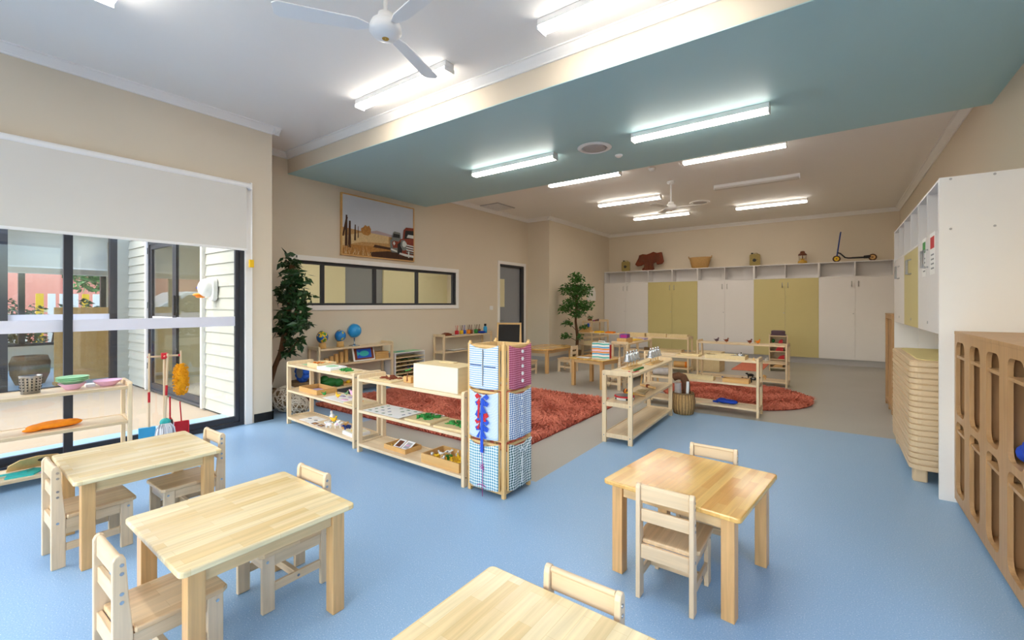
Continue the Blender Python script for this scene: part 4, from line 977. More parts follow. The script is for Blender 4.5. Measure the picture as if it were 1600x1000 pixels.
def leafmarks(b, w, d, n, m=1, size=.03, z=.02, seed=1):
    random.seed(seed)
    for i in range(n):
        a = random.uniform(0, PI); x = random.uniform(-w/2, w/2); y = random.uniform(-d/2, d/2); s = size*random.uniform(.7, 1.2)
        b.prism([(0, -s*.25), (s*.7, 0), (0, s*.25), (-s*.7, 0)], z, z+.006+.0008*i, R=RZ(math.degrees(a)), T=(x, y, 0), m=m)
def puzzle(label, loc, rz, w, d, col, n=22, seed=1, h=.02):
    t = thing('puzzle_board', label, 'puzzle', loc, rz)
    b = MB(); b.box(-w/2, w/2, -d/2, d/2, 0, h); b.build('board', 'ply', t, .002)
    b = MB(); leafmarks(b, w*.6, d*.5, n, 0, .034, h, seed); b.build('puzzle_pieces', col, t)['kind'] = 'stuff'
    return t
def animal(label, loc, rz, s, col, col2=None, kind='cow'):
    b = MB()
    if kind == 'bird':
        b.sph((0, 0, s*.45), (s*.42, s*.25, s*.28)); b.sph((s*.32, 0, s*.85), (s*.15, s*.13, s*.15)); b.tube([(s*.2, 0, s*.55), (s*.3, 0, s*.8)], s*.11)
        b.prism([(-s*.7, s*.75), (-s*.3, s*.35), (-s*.25, s*.6)], -s*.08, s*.08, axis='y'); b.cyl((s*.42, 0, s*.84), (s*.58, 0, s*.8), s*.05, 6, r2=.001, m=1)
        b.cyl((.0, s*.08, 0), (0, s*.08, s*.25), s*.04, 6, m=1); b.cyl((.0, -s*.08, 0), (0, -s*.08, s*.25), s*.04, 6, m=1); b.prism([(s*.25, s*.95), (s*.32, s*1.1), (s*.4, s*.97)], -s*.03, s*.03, axis='y', m=1)
    else:
        b.sph((0, 0, s*.55), (s*.55, s*.25, s*.26)); b.sph((s*.62, 0, s*.78), (s*.22, s*.14, s*.15)); b.tube([(s*.35, 0, s*.6), (s*.58, 0, s*.76)], s*.14)
        for sx in (-.35, .35):
            for sy in (-.12, .12): b.cyl((s*sx, s*sy, 0), (s*sx, s*sy, s*.45), s*.07, 8, r2=s*.1)
        b.tube([(-s*.5, 0, s*.65), (-s*.62, 0, s*.3)], s*.03); b.sph((s*.5, s*.14, s*.9), (s*.05, s*.08, s*.04), 6, 5); b.sph((s*.5, -s*.14, s*.9), (s*.05, s*.08, s*.04), 6, 5)
        b.sph((-s*.1, -s*.15, s*.62), (s*.2, s*.13, s*.14), m=1); b.sph((s*.2, s*.12, s*.6), (s*.14, s*.14, s*.12), m=1)
    return one('toy_animal', b, [col, col2 or col], label, 'toy', loc, rz)
r1 = rzd(s1)
# shelf 1 (nearest the wall corner)
card('pale green sheet on the far left of the top of the corner shelf', on(s1, -.46, .04, .70), r1, .22, .18, ['mint', 'ochre'], [])
o_ = on(s1, -.20, .0, .70); tray('pale wooden letter box on top of the corner shelf, next to the green sheet', o_, r1, .24, .22, .055, 'ply')
t = thing('wooden_letters', 'orange wooden letters lying in the pale letter box', 'letters', (o_[0], o_[1], o_[2]+.007), r1)
random.seed(4)
for k in range(8):
    b = MB(); x, y = -.09+.025*k, random.uniform(-.07, .07); b.tube([(x-.015, y-.02, .03), (x, y+.02, .042), (x+.018, y-.015, .048)], .006, 5); b.tube([(x-.008, y, .04), (x+.01, y, .045)], .005, 5); b.build('letter', 'orange', t)
b = MB(); b.box(-.11, .11, -.10, .10, 0, .022); b.build('letter_base', 'tray', t)
o_ = on(s1, .08, -.03, .70)
t = thing('card_box', 'white box with a yellow-green map card lying on top of the corner shelf', 'box', o_, r1+3)
b = MB(); b.box(-.13, .13, -.10, .10, 0, .035); b.build('box_body', 'paper', t, .002); b = MB(); b.prism(rrect(-.07, .07, -.05, .06, .04), .0352, .038); b.build('printed_map', 'mint', t)
puzzle('thin board with bright green leaf shapes on top of the corner shelf', on(s1, .36, -.02, .70), r1, .26, .22, 'green', 26, 2, .012)
puzzle('thin pale board at the right end of the top of the corner shelf', on(s1, .59, .03, .70), r1, .14, .2, 'ochre', 3, 9, .01)
# mid
o_ = on(s1, -.33, .02, .40); tray('deep golden wooden tray on the middle board of the corner shelf', o_, r1, .42, .24, .055, 'tray')
card('white paper lying in the golden tray on the corner shelf', (o_[0], o_[1], o_[2]+.0065), r1, .30, .17, ['lilac', 'paper'], [], .004, 'paper_sheet', 'paper')
o_ = on(s1, .26, .0, .40)
card('white picture mat under the small figures on the middle board of the corner shelf', o_, r1, .44, .24, ['paper', 'lilac', 'pink'], [(-.1, .05, .05, .03, 1), (.08, -.03, .06, .03, 2), (.02, .07, .04, .02, 1)], name='picture_mat', cat='mat')
M3 = .4085
animal('green toy bird standing by the golden tray on the corner shelf', on(s1, -.03, -.06, .40), 20, .055, 'green', 'yel', 'bird')
animal('yellow toy chick near the middle of the corner shelf middle board', on(s1, .22, -.04, M3), 200, .06, 'yel', 'orange', 'bird')
animal('pink toy flamingo at the back of the corner shelf middle board', on(s1, .30, .09, M3), 0, .10, 'pink', 'magenta', 'bird')
animal('yellow-green toy bird at the back of the corner shelf middle board', on(s1, .17, .09, M3), 90, .05, 'mint', 'yel', 'bird')
puzzle('pale tray-like board at the right end of the middle board of the corner shelf', on(s1, .585, -.03, .40), r1, .2, .2, 'orange', 4, 5, .016)
# low
for k, (x, y, c, lb) in enumerate(((-.42, -.03, 'paper', 'white card strip furthest left on the bottom board of the corner shelf'), (-.28, -.03, 'paper', 'white card strip second from left on the bottom of the corner shelf'), (-.10, .06, 'paper', 'white card at the back under the white toy rooster'), (.16, .07, 'lilac', 'lilac card at the back right of the bottom board of the corner shelf'))):
    card(lb, on(s1, x, y, .08), r1+2, .12, .2 if k < 2 else .1, [c, 'brown', 'greyc'], [(0, 0, .03, .02, 2)])
for x, lb in ((-.16, 'card with a brown animal picture, left of the pair on the bottom board'), (-.02, 'card with a dark animal picture, right of the pair on the bottom board')):
    b = MB(); b.box(-.055, .055, -.04, .04, 0, .002); b.box(-.045, .045, -.028, .03, .002, .0026, 1); b.box(-.015, .02, -.02, .01, .0026, .003, 2); one('picture_card', b, ['paper', 'brown', 'tray'], lb, 'card', on(s1, x, -.10, .08), r1)
animal('white toy rooster on the bottom board of the corner shelf', on(s1, -.12, .08, .0835), 160, .11, 'paper', 'red', 'bird')
animal('yellow-green toy duck beside the white rooster', on(s1, -.02, .05, .08), 20, .085, 'yel', 'green', 'bird')
for i, (x, y, c, c2, lb) in enumerate(((.10, .02, 'paper', 'blackp', 'black and white toy cow facing right on the corner shelf bottom'), (.20, -.03, 'paper', 'pink', 'white and pink toy pig on the corner shelf bottom'), (.27, .01, 'tray', 'ochre', 'tan toy horse on the corner shelf bottom'),
    (.33, .09, 'paper', 'greyc', 'white and grey toy goat at the back of the corner shelf bottom'), (.12, -.09, 'paper', 'pink', 'small white toy sheep at the front of the corner shelf bottom'), (.36, -.01, 'navy', 'blackp', 'dark toy donkey beside the tan horse'))):
    animal(lb, on(s1, x, y, .08), i*50, .07, c, c2)
o_ = on(s1, .56, -.03, .08)
t = thing('card_box', 'white box with a yellow lid card at the right of the corner shelf bottom', 'box', o_, r1-3)
b = MB(); b.box(-.12, .12, -.09, .09, 0, .035); b.build('box_body', 'paper', t, .002); b = MB(); b.box(-.1, .1, -.07, .075, .0352, .037); b.prism(rrect(-.05, .07, -.04, .04, .03), .037, .04, m=1); b.build('lid_card', ['cream', 'yel'], t)

# shelf 2 (beside the tower)
r2 = rzd(s2)
puzzle('board with red-orange puzzle shapes at the left of the top beside the tower', on(s2, -.40, -.0, .70), r2, .34, .24, 'rust', 22, 11, .012)
for k, (x, lb) in enumerate(((-.14, 'left one of two wooden root models with green leaves by the white box'), (-.03, 'right one of two wooden root models with green leaves by the white box'))):
    t = thing('plant_model', lb, 'model', on(s2, x, .02+.02*k, .70), r2)
    b = MB(); b.box(-.05, .05, -.035, .035, 0, .055); b.build('block', 'tray', t, .002); b = MB(); b.tube([(0, -.037, .01), (.004, -.038, .05), (0, -.02, .09)], .004); b.tube([(.01, -.037, .015), (.006, -.038, .04)], .003); b.build('root', 'rust', t)
    b = MB()
    for a in (20, 130, 250): b.sph((.018*math.cos(math.radians(a)), -.02+.018*math.sin(math.radians(a)), .10+.01*(a % 3)), (.017, .011, .006), 8, 5)
    b.build('leaf', 'green', t)
t = thing('white_fronted_box', 'large pale box with a plain white front on the shelf beside the tower', 'box', on(s2, .335, .005, .70), r2)
b = MB(); b.box(-.26, .26, -.115, .13, 0, .012); b.box(-.26, .26, .118, .13, .012, .195); b.box(-.26, -.248, -.115, .118, .012, .195); b.box(.248, .26, -.115, .118, .012, .195); b.build('box_body', 'ply', t, .002)
b = MB(); b.box(-.262, .262, -.127, -.1155, 0, .205); b.build('white_front', plain('cream_front', '#EDE5D0', .55, var=.01), t, .002)
b = MB(); b.box(-.26, .26, -.112, .132, .1955, .207); b.box(-.12, .05, .04, .10, .207, .217); b.build('lid', 'ply', t, .002)
b = MB(); b.box(-.26, .26, -.145, .145, 0, .003); random.seed(8)
for i in range(5):
    for j in range(4):
        if (i+j) % 5 == 4: continue
        a = random.uniform(0, 90); s_ = .018
        b.prism([(-s_, -.006), (s_*.8, -.009), (s_, .008), (-s_*.5, .009)], .003, .0045, R=RZ(a), T=(-.20+i*.10, -.11+j*.07, 0), m=1 if (i*j) % 3 else 2)
one('shape_mat', b, ['paper', 'navy', 'dkgreen'], 'white mat printed with rows of small dark shapes on the middle board', 'mat', on(s2, -.36, 0, .405), r2)
puzzle('board with green leaf pieces on the middle board, left of the pair by the tower', on(s2, .12, -.01, .40), r2+4, .30, .24, 'green', 30, 21)
b = MB(); b.box(-.09, .09, -.03, .03, 0, .002); b.box(-.08, -.01, -.022, .022, .002, .0026, 1); b.box(.01, .08, -.022, .022, .002, .0026, 1); one('picture_card', b, ['paper', 'brown'], 'card with two brown pictures lying behind the green puzzle pieces', 'card', on(s2, .12, .09, .425), r2)
puzzle('board with green leaf pieces on the middle board, closest to the tower', on(s2, .48, -.01, .40), r2+4, .30, .24, 'green', 22, 31)
o_ = on(s2, -.22, .0, .08); tray('small golden tray of cards on the bottom board', o_, r2, .30, .19, .042, 'tray')
for k, (x, lb) in enumerate(((-.03, 'white card with a dark picture standing in the small tray of cards, left one'), (.08, 'white card with pink figures leaning in the small tray of cards, right one'))):
    b = MB(); b.box(-.05, .05, -.055, .055, 0, .003, R=RX(28)); b.box(-.032, .032, -.035, .038, .003, .0036, 1, R=RX(28))
    if k: b.sph((.0, 0, .006), (.03, .02, .003), m=2, R=None)
    one('picture_card', b, ['paper', 'brown' if not k else 'kick', 'pink'], lb, 'card', (o_[0]+x, o_[1]-.005, o_[2]+.04), r2)
for i in range(3):
    b = MB(); b.sph((0, 0, .014), (.02, .012, .014)); one('brown_pebble', b, 'ochre', 'small tan shell at the left end inside the small tray of cards', 'shell', (o_[0]-.12+.018*i, o_[1]-.03+.03*i, o_[2]+.0065), 30*i, 'shells in the small tray')
o_ = on(s2, .40, -.0, .08); tray('large golden tray full of yellow and white farm toys on the bottom board', o_, r2, .44, .26, .075, 'tray', handle=True, t_=.012)
b = MB(); b.prism([(-.17, -.10), (.19, -.1), (.19, .1), (-.05, .08), (-.17, .0)], 0, .018); one('yellow_cloth', b, 'yel', 'yellow cloth lining the large tray of farm toys', 'cloth', (o_[0], o_[1], o_[2]+.0062), r2)
random.seed(12); adj = ['front left', 'front middle', 'front right', 'middle left', 'centre', 'middle right', 'back left', 'back middle', 'back right', 'far right corner', 'near left corner', 'near right corner', 'left edge', 'right edge']
pos = [(-.12, -.06), (-.02, -.08), (.08, -.07), (-.13, .01), (-.01, 0), (.10, .01), (-.10, .07), (.0, .08), (.10, .08), (.17, .07), (-.17, -.05), (.16, -.06), (-.06, -.03), (.05, .04)]
for i, (x, y) in enumerate(pos):
    c = ['yel', 'paper', 'yel', 'paper', 'green', 'yel', 'paper', 'paper', 'yel', 'yel', 'paper', 'yel', 'tray', 'yel'][i]
    cn = {'yel': 'yellow', 'paper': 'white', 'green': 'green', 'tray': 'tan'}[c]
    p = on(s2, .40+x, y, .08); animal('%s toy animal in the large tray of farm toys, at its %s' % (cn, adj[i]), (p[0], p[1], .1095), i*67, .055, c, 'ochre' if c != 'paper' else 'greyc', 'bird' if i % 2 else 'cow')

# bell shelf (s3): local x runs away from the camera, local -y faces +X (right)
r3 = rzd(s3)
def bell(label, loc):
    t = thing('metal_bell', label, 'bell', loc, 0, 'silver bells on the open shelf')
    b = MB(); b.lathe([(0, 0), (.026, 0), (.026, .006), (.006, .01), (.0045, .075), (0, .075)], n=16); b.build('stem', 'frame', t)
    b = MB(); b.lathe([(.047, .068), (.042, .077), (.034, .098), (.030, .128), (.020, .148), (0, .156)], n=22); b.lathe([(0, .070), (.045, .068)], n=22); b.sph((0, 0, .166), .013, 10, 6); b.build('bell_cup', 'plaswhite' if False else M['bellm'], t)
M['bellm'] = plain('silver_white_bell', '#D9DCE0', .18, metal=.85)
t = thing('bell_board', 'thin wooden board under the nearer four silver bells', 'board', on(s3, -.15, .05, .70), r3); b = MB(); b.box(-.22, .22, -.045, .045, 0, .012); b.build('board', 'frame', t, .002)
t = thing('bell_board', 'thin wooden board under the further four silver bells', 'board', on(s3, .35, -.05, .70), r3); b = MB(); b.box(-.22, .22, -.045, .045, 0, .012); b.build('board', 'frame', t, .002)
for g, x0, gn, gy in ((0, -.30, 'nearer', .05), (1, .20, 'further', -.05)):
    for k in range(4): bell('silver bell, %s of the %s group of four' % (['nearest', 'second', 'third', 'furthest'][k], gn), tuple(a+(.0125 if i == 2 else 0) for i, a in enumerate(on(s3, x0+k*.10, gy, .70))))
b = MB(); b.box(-.14, .14, -.012, .012, 0, .02); one('wooden_bar', b, 'dkgreen', 'dark green wooden bar lying in front of the nearer bells', 'bar', on(s3, -.30, -.075, .70), r3, bevel=.002)
b = MB(); b.cyl((-.1, 0, .010), (.08, 0, .010), .004); b.sph((.1, 0, .016), .016); one('bell_mallet', b, ['red'], 'small red-tipped mallet at the near corner of the bell shelf', 'mallet', on(s3, -.55, -.11, .70), r3+170)
b = MB(); b.box(-.2, .2, -.03, .03, 0, .012); one('wooden_bar', b, 'ply', 'pale wooden bar lying behind the further bells', 'bar', on(s3, .36, .07, .70), r3, bevel=.002)
t = thing('hand_drum', 'white and red hand drum on the middle board of the bell shelf', 'drum', on(s3, -.48, .02, .40), 20)
b = MB(); b.lathe([(0, 0), (.10, 0), (.10, .04), (0, .04)], n=32); b.build('drum_shell', 'paper', t); b = MB(); b.lathe([(.101, .028), (.105, .03), (.105, .04), (.098, .045), (0, .045)], n=32); b.build('drum_rim', 'red', t); b = MB(); b.lathe([(0, .0455), (.085, .046), (.09, .0452)], n=32); b.build('drum_head', 'greyc', t)
b = MB(); [b.cyl((.1005*math.cos(a), .1005*math.sin(a), .016), (.103*math.cos(a), .103*math.sin(a), .016), .012, 10) for a in (0, 1.2, 2.4, 3.7, 5)]; b.build('jingle', 'blackp', t)
for x, y, c, lb, a in ((-.29, -.06, 'yel', 'yellow maraca with orange stripe next to the drum', 200), (-.22, .02, 'brown', 'dark red-brown maraca behind the yellow one', 170)):
    t = thing('maraca', lb, 'maraca', on(s3, x, y, .404), a); b = MB(); b.sph((.08, 0, .028), (.045, .028, .028)); b.build('shaker', c, t); b = MB(); b.cyl((.04, 0, .024), (-.08, 0, .014), .011, 10, r2=.009); b.build('handle', 'tray', t); b = MB(); b.lathe([(.0284, -.008), (.0286, .008)], R=RY(90), c=(.08, 0, .028), n=16); b.build('stripe', 'orange', t)
b = MB()
for k in range(6): b.box(-.15+k*.02, .13-k*.01, -.06+k*.02, -.045+k*.02, 0, .014)
one('wooden_xylophone', b, 'ply', 'pale wooden slatted instrument mid-way along the middle board of the bell shelf', 'instrument', on(s3, .02, .0, .40), r3+6, bevel=.002)
t = thing('wooden_toy_stick', 'wooden hinged stick toy with red middle at the back of the bell shelf middle board', 'toy', on(s3, .32, .02, .40), r3+60); b = MB(); b.cyl((-.12, 0, .016), (.12, 0, .016), .015, 12); b.build('stick', 'frame', t); b = MB(); b.cyl((-.015, 0, .02), (.015, 0, .02), .021, 12); b.build('red_band', 'rust', t)

# floor basket with rolled hides, beyond the bell shelf
bx_, by_ = -1.585, 6.0
t = thing('floor_basket', 'tall round wicker floor basket behind the bell shelf', 'basket', (bx_, by_, 0))
b = MB(); b.lathe([(0, .004), (.115, .004), (.135, .08), (.138, .17), (.125, .27), (.117, .27), (.128, .17), (.125, .08), (.105, .015), (0, .015)], n=28); b.build('basket_body', 'wicker', t)
b = MB()
for k in range(22):
    a = 2*PI*k/22; b.tube([(.117*math.cos(a), .117*math.sin(a), .006), (.138*math.cos(a), .138*math.sin(a), .08), (.141*math.cos(a), .141*math.sin(a), .17), (.128*math.cos(a), .128*math.sin(a), .265)], .004, 5)
b.lathe([(.117, .262), (.130, .262), (.133, .272), (.124, .280), (.116, .272)], n=28); b.build('wicker_rib', 'wickerd', t)['kind'] = 'stuff'
b = MB(); b.tube([(.03, .02, .02), (.035, .02, .25), (.03, .0, .40), (0, -.01, .47), (-.06, -.01, .485), (-.12, -.01, .46)], .05, 14); one('rolled_hide', b, 'fur', 'brown furry hide bending over out of the floor basket', 'hide', (bx_, by_, 0))
b = MB(); b.cyl((-.05, -.045, .02), (-.055, -.055, .40), .042, 16); one('rolled_hide', b, 'furw', 'grey-white furry rolled hide in the floor basket, on its left', 'hide', (bx_, by_, 0))
b = MB(); b.cyl((.055, -.06, .02), (.075, -.075, .43), .018, 14); one('clear_plastic_roll', b, 'plaswhite', 'thin shiny white roll leaning out of the floor basket', 'roll', (bx_, by_, 0))
b = MB(); b.sph((0, 0, .03), (.14, .07, .03)); b.sph((.03, .0, .05), (.10, .06, .03)); b.cyl((-.12, -.05, .055), (.12, -.02, .065), .05, 14); one('furry_blanket', b, 'furw', 'grey-white furry roll on the low shelf behind the bell shelf', 'blanket', on(s4, -.52, 0, .40), 10)

# shelf 4 (front of round rug)
r4 = rzd(s4)
o_ = on(s4, .33, .0, .70); tray('wooden tray of metal dishes on the shelf before the round rug', o_, r4, .48, .24, .05, 'ply')
for k, (x, y, r, lb) in enumerate(((-.17, 0, .06, 'silver dish at the left end of the wooden tray'), (-.02, -.02, .045, 'small silver dish in the middle of the wooden tray'), (.09, .03, .055, 'silver bowl towards the right of the wooden tray'))):
    b = MB(); b.lathe([(0, .002), (r*.5, .002), (r, .028), (r*.97, .03), (r*.48, .006), (0, .006)], n=20); one('metal_dish', b, 'chrome', lb, 'dish', (o_[0]+x, o_[1]+y, o_[2]+.0065))
t = thing('glass_teapot', 'shiny round pot at the right end of the wooden tray', 'pot', (o_[0]+.178, o_[1]-.03, o_[2]+.0065)); b = MB(); b.lathe([(0, 0), (.035, 0), (.05, .03), (.04, .06), (.015, .068), (0, .07)], n=18); b.build('pot_body', 'chrome', t); b = MB(); b.sph((0, 0, .076), .008); b.build('lid_knob', 'blackp', t); b = MB(); b.tube([(-.045, 0, .03), (-.075, 0, .055)], .006); b.build('spout', 'chrome', t)
b = MB(); b.cyl((0, 0, 0), (0, 0, .006), .022); b.cyl((0, 0, .006), (0, 0, .03), .007); one('wooden_peg', b, 'frame', 'tiny wooden peg by itself at the right end of the shelf before the round rug', 'peg', on(s4, .65, .0, .70))
for x, w_, lb in ((-.02, .42, 'long pale wooden box at the left on the middle board before the round rug'), (.455, .31, 'long pale wooden box at the right on the middle board before the round rug')):
    tray(lb, on(s4, x, -.04, .40), r4, w_, .14, .05, 'tray' if x > 0 else 'ply', 'wooden_box', 'box')
for k in range(6):
    animal('tiny dark toy animal on the middle board before the round rug, %s from the left' % ['first', 'second', 'third', 'fourth', 'fifth', 'sixth'][k], on(s4, -.32+k*.15, .10, .40), 40*k, .045, ['dkgreen', 'greyc', 'brown', 'greyc', 'navy', 'blackp'][k], 'greyc')
animal('black toy horse at the right end of the middle board before the round rug', on(s4, .64, .085, .40), 10, .085, 'blackp', 'greyc')
animal('dark toy cow standing in front of the black toy horse', on(s4, .54, .10, .40), 190, .06, 'brown', 'blackp')
t = thing('blue_cloth', 'crumpled blue cloth on the bottom board before the round rug', 'cloth', on(s4, .33, .0, .104), 0)
b = MB(); b.sph((0, 0, .030), (.13, .075, .026)); b.sph((-.05, .02, .03), (.07, .05, .034)); b.sph((.07, -.02, .03), (.07, .05, .028)); b.prism([(-.1, -.03), (-.17, 0), (-.1, .05)], 0.0, .02); b.build('cloth_folds', 'bluefab', t)
tray('pale wooden board at the left end of the shelf before the round rug', on(s4, -.15, 0, .70), r4, .30, .2, .02, 'ply', 'wooden_board', 'board')
# shelf 5
for x, c, lb in ((-.42, 'plum', 'small purple-grey toy figure on top of the far shelf, leftmost'), (-.25, 'rust', 'small orange-red toy figure on top of the far shelf, second from left'), (.14, 'rust', 'small orange-red toy figure on top of the far shelf, third from left'), (.27, 'orange', 'small orange toy figure on top of the far shelf, rightmost')):
    animal(lb, on(s5, x, 0, .70), 30, .085, c, 'brown', 'bird')
for x, c, lb in ((.15, 'blackp', 'black toy horse on the bottom board of the far shelf'), (.35, 'tray', 'tan toy animal on the bottom board of the far shelf')): animal(lb, on(s5, x, 0, .08), 200, .10, c, c)
for x, c, lb in ((-.5, 'greyc', 'grey toy figure on the middle board of the far shelf, left'), (-.1, 'brown', 'brown toy figure on the middle board of the far shelf, centre'), (.4, 'paper', 'white toy figure on the middle board of the far shelf, right')): animal(lb, on(s5, x, 0, .40), 70, .07, c, c)
# drawer tower behind s5
t = thing('narrow_shelf_tower', 'narrow pale shelf tower with red things inside, in front of the right yellow cupboard', 'shelf', (-.97, 11.1, 0), 6)
b = MB(); b.box(-.17, -.15, -.2, .2, 0, .76); b.box(.15, .17, -.2, .2, 0, .76); b.box(-.149, .149, .18, .2, .06, .76); b.build('side_panel', 'shz', t, .002)
for z in (.08, .25, .42, .585, .745): b = MB(); b.box(-.149, .149, -.2, .179, z-.012, z+.008); b.build('shelf_board', 'shx', t, .002)
for z, c, w_, x, lb in ((.595, 'red', .04, .05, 'small red square box on the upper board of the narrow tower'), (.43, 'red', .07, .03, 'red wedge-shaped thing on the middle board of the narrow tower'), (.26, 'red', .06, .06, 'red toy with a white dot on the lower board of the narrow tower'), (.09, 'tray', .09, 0, 'golden box on the bottom board of the narrow tower')):
    b = MB(); b.prism([(-w_, 0), (w_, 0), (w_, .08), (-w_*.3, .06 if w_ != .07 else .1)], -.05, .05, axis='y'); one('small_box', b, [c], lb, 'box', (-.97+x, 11.0, z), 6)
b = MB(); b.sph((0, 0, .04), (.03, .03, .04)); one('green_pot', b, 'dkgreen', 'small dark green pot on the upper board of the narrow tower', 'pot', (-1.05, 11.0, .595))
b = MB(); b.prism([(-.14, -.15), (.14, -.15), (.12, .13), (-.1, .13)], 0, .035); b.prism([(-.13, -.14), (.13, -.14), (.11, .12), (-.09, .12)], .035, .10); one('storage_case', b, 'plum', 'dull purple padded case on top of the narrow shelf tower', 'case', (-.97, 11.08, .7535), 6, bevel=.008)
# plywood box cabinet
b = MB(); b.box(-.28, .28, 0, .02, 0, .38); b.box(-.28, -.26, .02, .45, 0, .38); b.box(.26, .28, .02, .45, 0, .38); b.box(-.28, .28, 0, .45, .381, .40)
one('plywood_cabinet', b, 'ply', 'low plain plywood cabinet with its back to the camera, behind the front rug shelf', 'cabinet', (-2.2, 10.02, 0), -2, bevel=.002)
# shelf 6, 7
for k, x in enumerate((-.455, -.0, .455)):
    tray('long pale tray on top of the shelf before the left yellow cupboard, %s' % ['left one', 'middle one', 'right one'][k], on(s6, x, .0, .70), rzd(s6), .42, .18, .07, 'ply')
tray('long shallow tray on the middle board before the left yellow cupboard', on(s6, .25, 0, .40), rzd(s6), .6, .2, .05, 'ply'); b = MB(); b.box(-.06, .06, -.04, .04, 0, .06); one('dark_basket', b, 'wickerd', 'small dark basket on the middle board before the left yellow cupboard', 'basket', on(s6, -.22, 0, .40))
t = thing('orange_cylinder', 'orange and tan rolled cylinder on the low board before the left yellow cupboard', 'roll', on(s6, .5, 0, .08)); b = MB(); b.cyl((-.13, 0, .065), (.10, 0, .065), .06, 18); b.build('roll', 'tray', t); b = MB(); b.cyl((.101, 0, .065), (.135, 0, .065), .062, 18); b.build('end_band', 'orange', t)
b = MB(); b.box(-.14, .14, -.1, .1, 0, .05); b.box(-.1, .1, -.06, .06, .05, .13); one('wooden_model', b, 'tray', 'stepped wooden box on top of the shelf beside the potted tree', 'box', on(s7, -.38, 0, .70), bevel=.003)
b = MB(); b.cyl((0, 0, 0), (0, 0, .05), .03); b.sph((0, 0, .06), .03); one('blue_ball_toy', b, 'cobalt', 'tiny bright blue ball on the stepped wooden box', 'ball', on(s7, -.33, 0, .835))
for k, (x, c, lb) in enumerate(((-.02, 'yel', 'yellow and orange cards on the shelf beside the potted tree, left'), (.28, 'orange', 'orange cards on the shelf beside the potted tree, right'))): tray(lb, on(s7, x, 0, .70), 0, .2, .18, .035, c, 'card_tray')
t = thing('toy_car', 'dark toy car with big wheels on the low board beside the potted tree', 'toy', on(s7, -.1, 0, .08), 0); b = MB(); b.box(-.14, .14, -.06, .06, .05, .12); b.box(-.07, .06, -.05, .05, .121, .17); b.build('toy_body', 'orange', t, .01)
for x in (-.09, .09): b = MB(); b.cyl((x, -.08, .045), (x, .08, .045), .045, 16); b.build('wheel', 'blackp', t)
tray('pale tray on the middle board beside the potted tree', on(s7, -.2, 0, .40), 0, .4, .2, .08, 'ply')
# shelf 8 plant & bits
t = thing('small_potted_plant', 'small leafy plant in an orange pot on the tall rear shelf', 'plant', on(s8, -.38, 0, .93)); b = MB(); b.lathe([(0, 0), (.05, 0), (.065, .07), (0, .07)], n=16); b.build('pot', 'rust', t); leaves('foliage', [(0, 0, .12, .08, .08, .06)], 60, .05, 'leaf', t)
for k in range(5): b = MB(); b.cyl((0, 0, 0), (0, 0, .03+.008*k), .018); one('bead_peg', b, ['plum', 'magenta', 'brown', 'rust', 'plum'][k], 'small coloured peg in the row on the tall rear shelf, %s' % ['nearest the plant', 'second from the plant', 'third from the plant', 'fourth from the plant', 'furthest from the plant'][k], 'peg', on(s8, -.2+k*.09, 0, .93))
# s9: purple box, yellow sheets, wooden box
r9 = rzd(s9)
o_ = on(s9, -.40, .0, .70); b = MB(); b.box(-.16, .16, -.09, .09, 0, .09); one('wooden_box', b, 'tray', 'brown wooden box under the purple box', 'box', o_, r9, bevel=.003)
t = thing('purple_box', 'purple and magenta box on the brown wooden box', 'box', (o_[0], o_[1], o_[2]+.0905), r9+8); b = MB(); b.box(-.11, .11, -.07, .07, 0, .07); b.build('box_body', 'purple', t, .003); b = MB(); b.box(-.1, .0, -.0715, -.0702, .01, .06); b.box(-.111, -.1102, -.06, .05, .01, .06); b.build('label_print', 'magenta', t)
b = MB(); b.box(-.22, .22, -.1, .1, 0, .02); b.box(-.2, .2, -.08, .08, .02, .03, 1); one('yellow_board', b, ['ply', 'yel'], 'flat tray with yellow sheets right of the purple box', 'tray', on(s9, .10, .0, .70), r9)
b = MB(); b.box(-.1, .1, -.09, .09, 0, .03); one('lilac_board', b, 'lilac', 'pale lilac folded cloth at the far end beyond the yellow sheets', 'cloth', on(s9, .50, .0, .70), r9)
t = thing('low_stool', 'dark green round low stool behind the silver bells', 'stool', (-2.62, 7.75, 0)); b = MB(); b.lathe([(0, .25), (.22, .25), (.235, .265), (.23, .285), (0, .29)], n=28); b.build('seat', M['dkseat'] if 'dkseat' in M else 'wickerd', t)
for a in range(4): b = MB(); b.cyl((.15*math.cos(a*PI/2+.5), .15*math.sin(a*PI/2+.5), 0), (.12*math.cos(a*PI/2+.5), .12*math.sin(a*PI/2+.5), .249), .016); b.build('leg', 'frame', t)
b = MB(); b.box(-.05, .05, -.035, .035, 0, .06); one('brown_block', b, 'rust', 'small red-brown block on the low stool', 'block', (-2.5, 7.72, .291), 20)
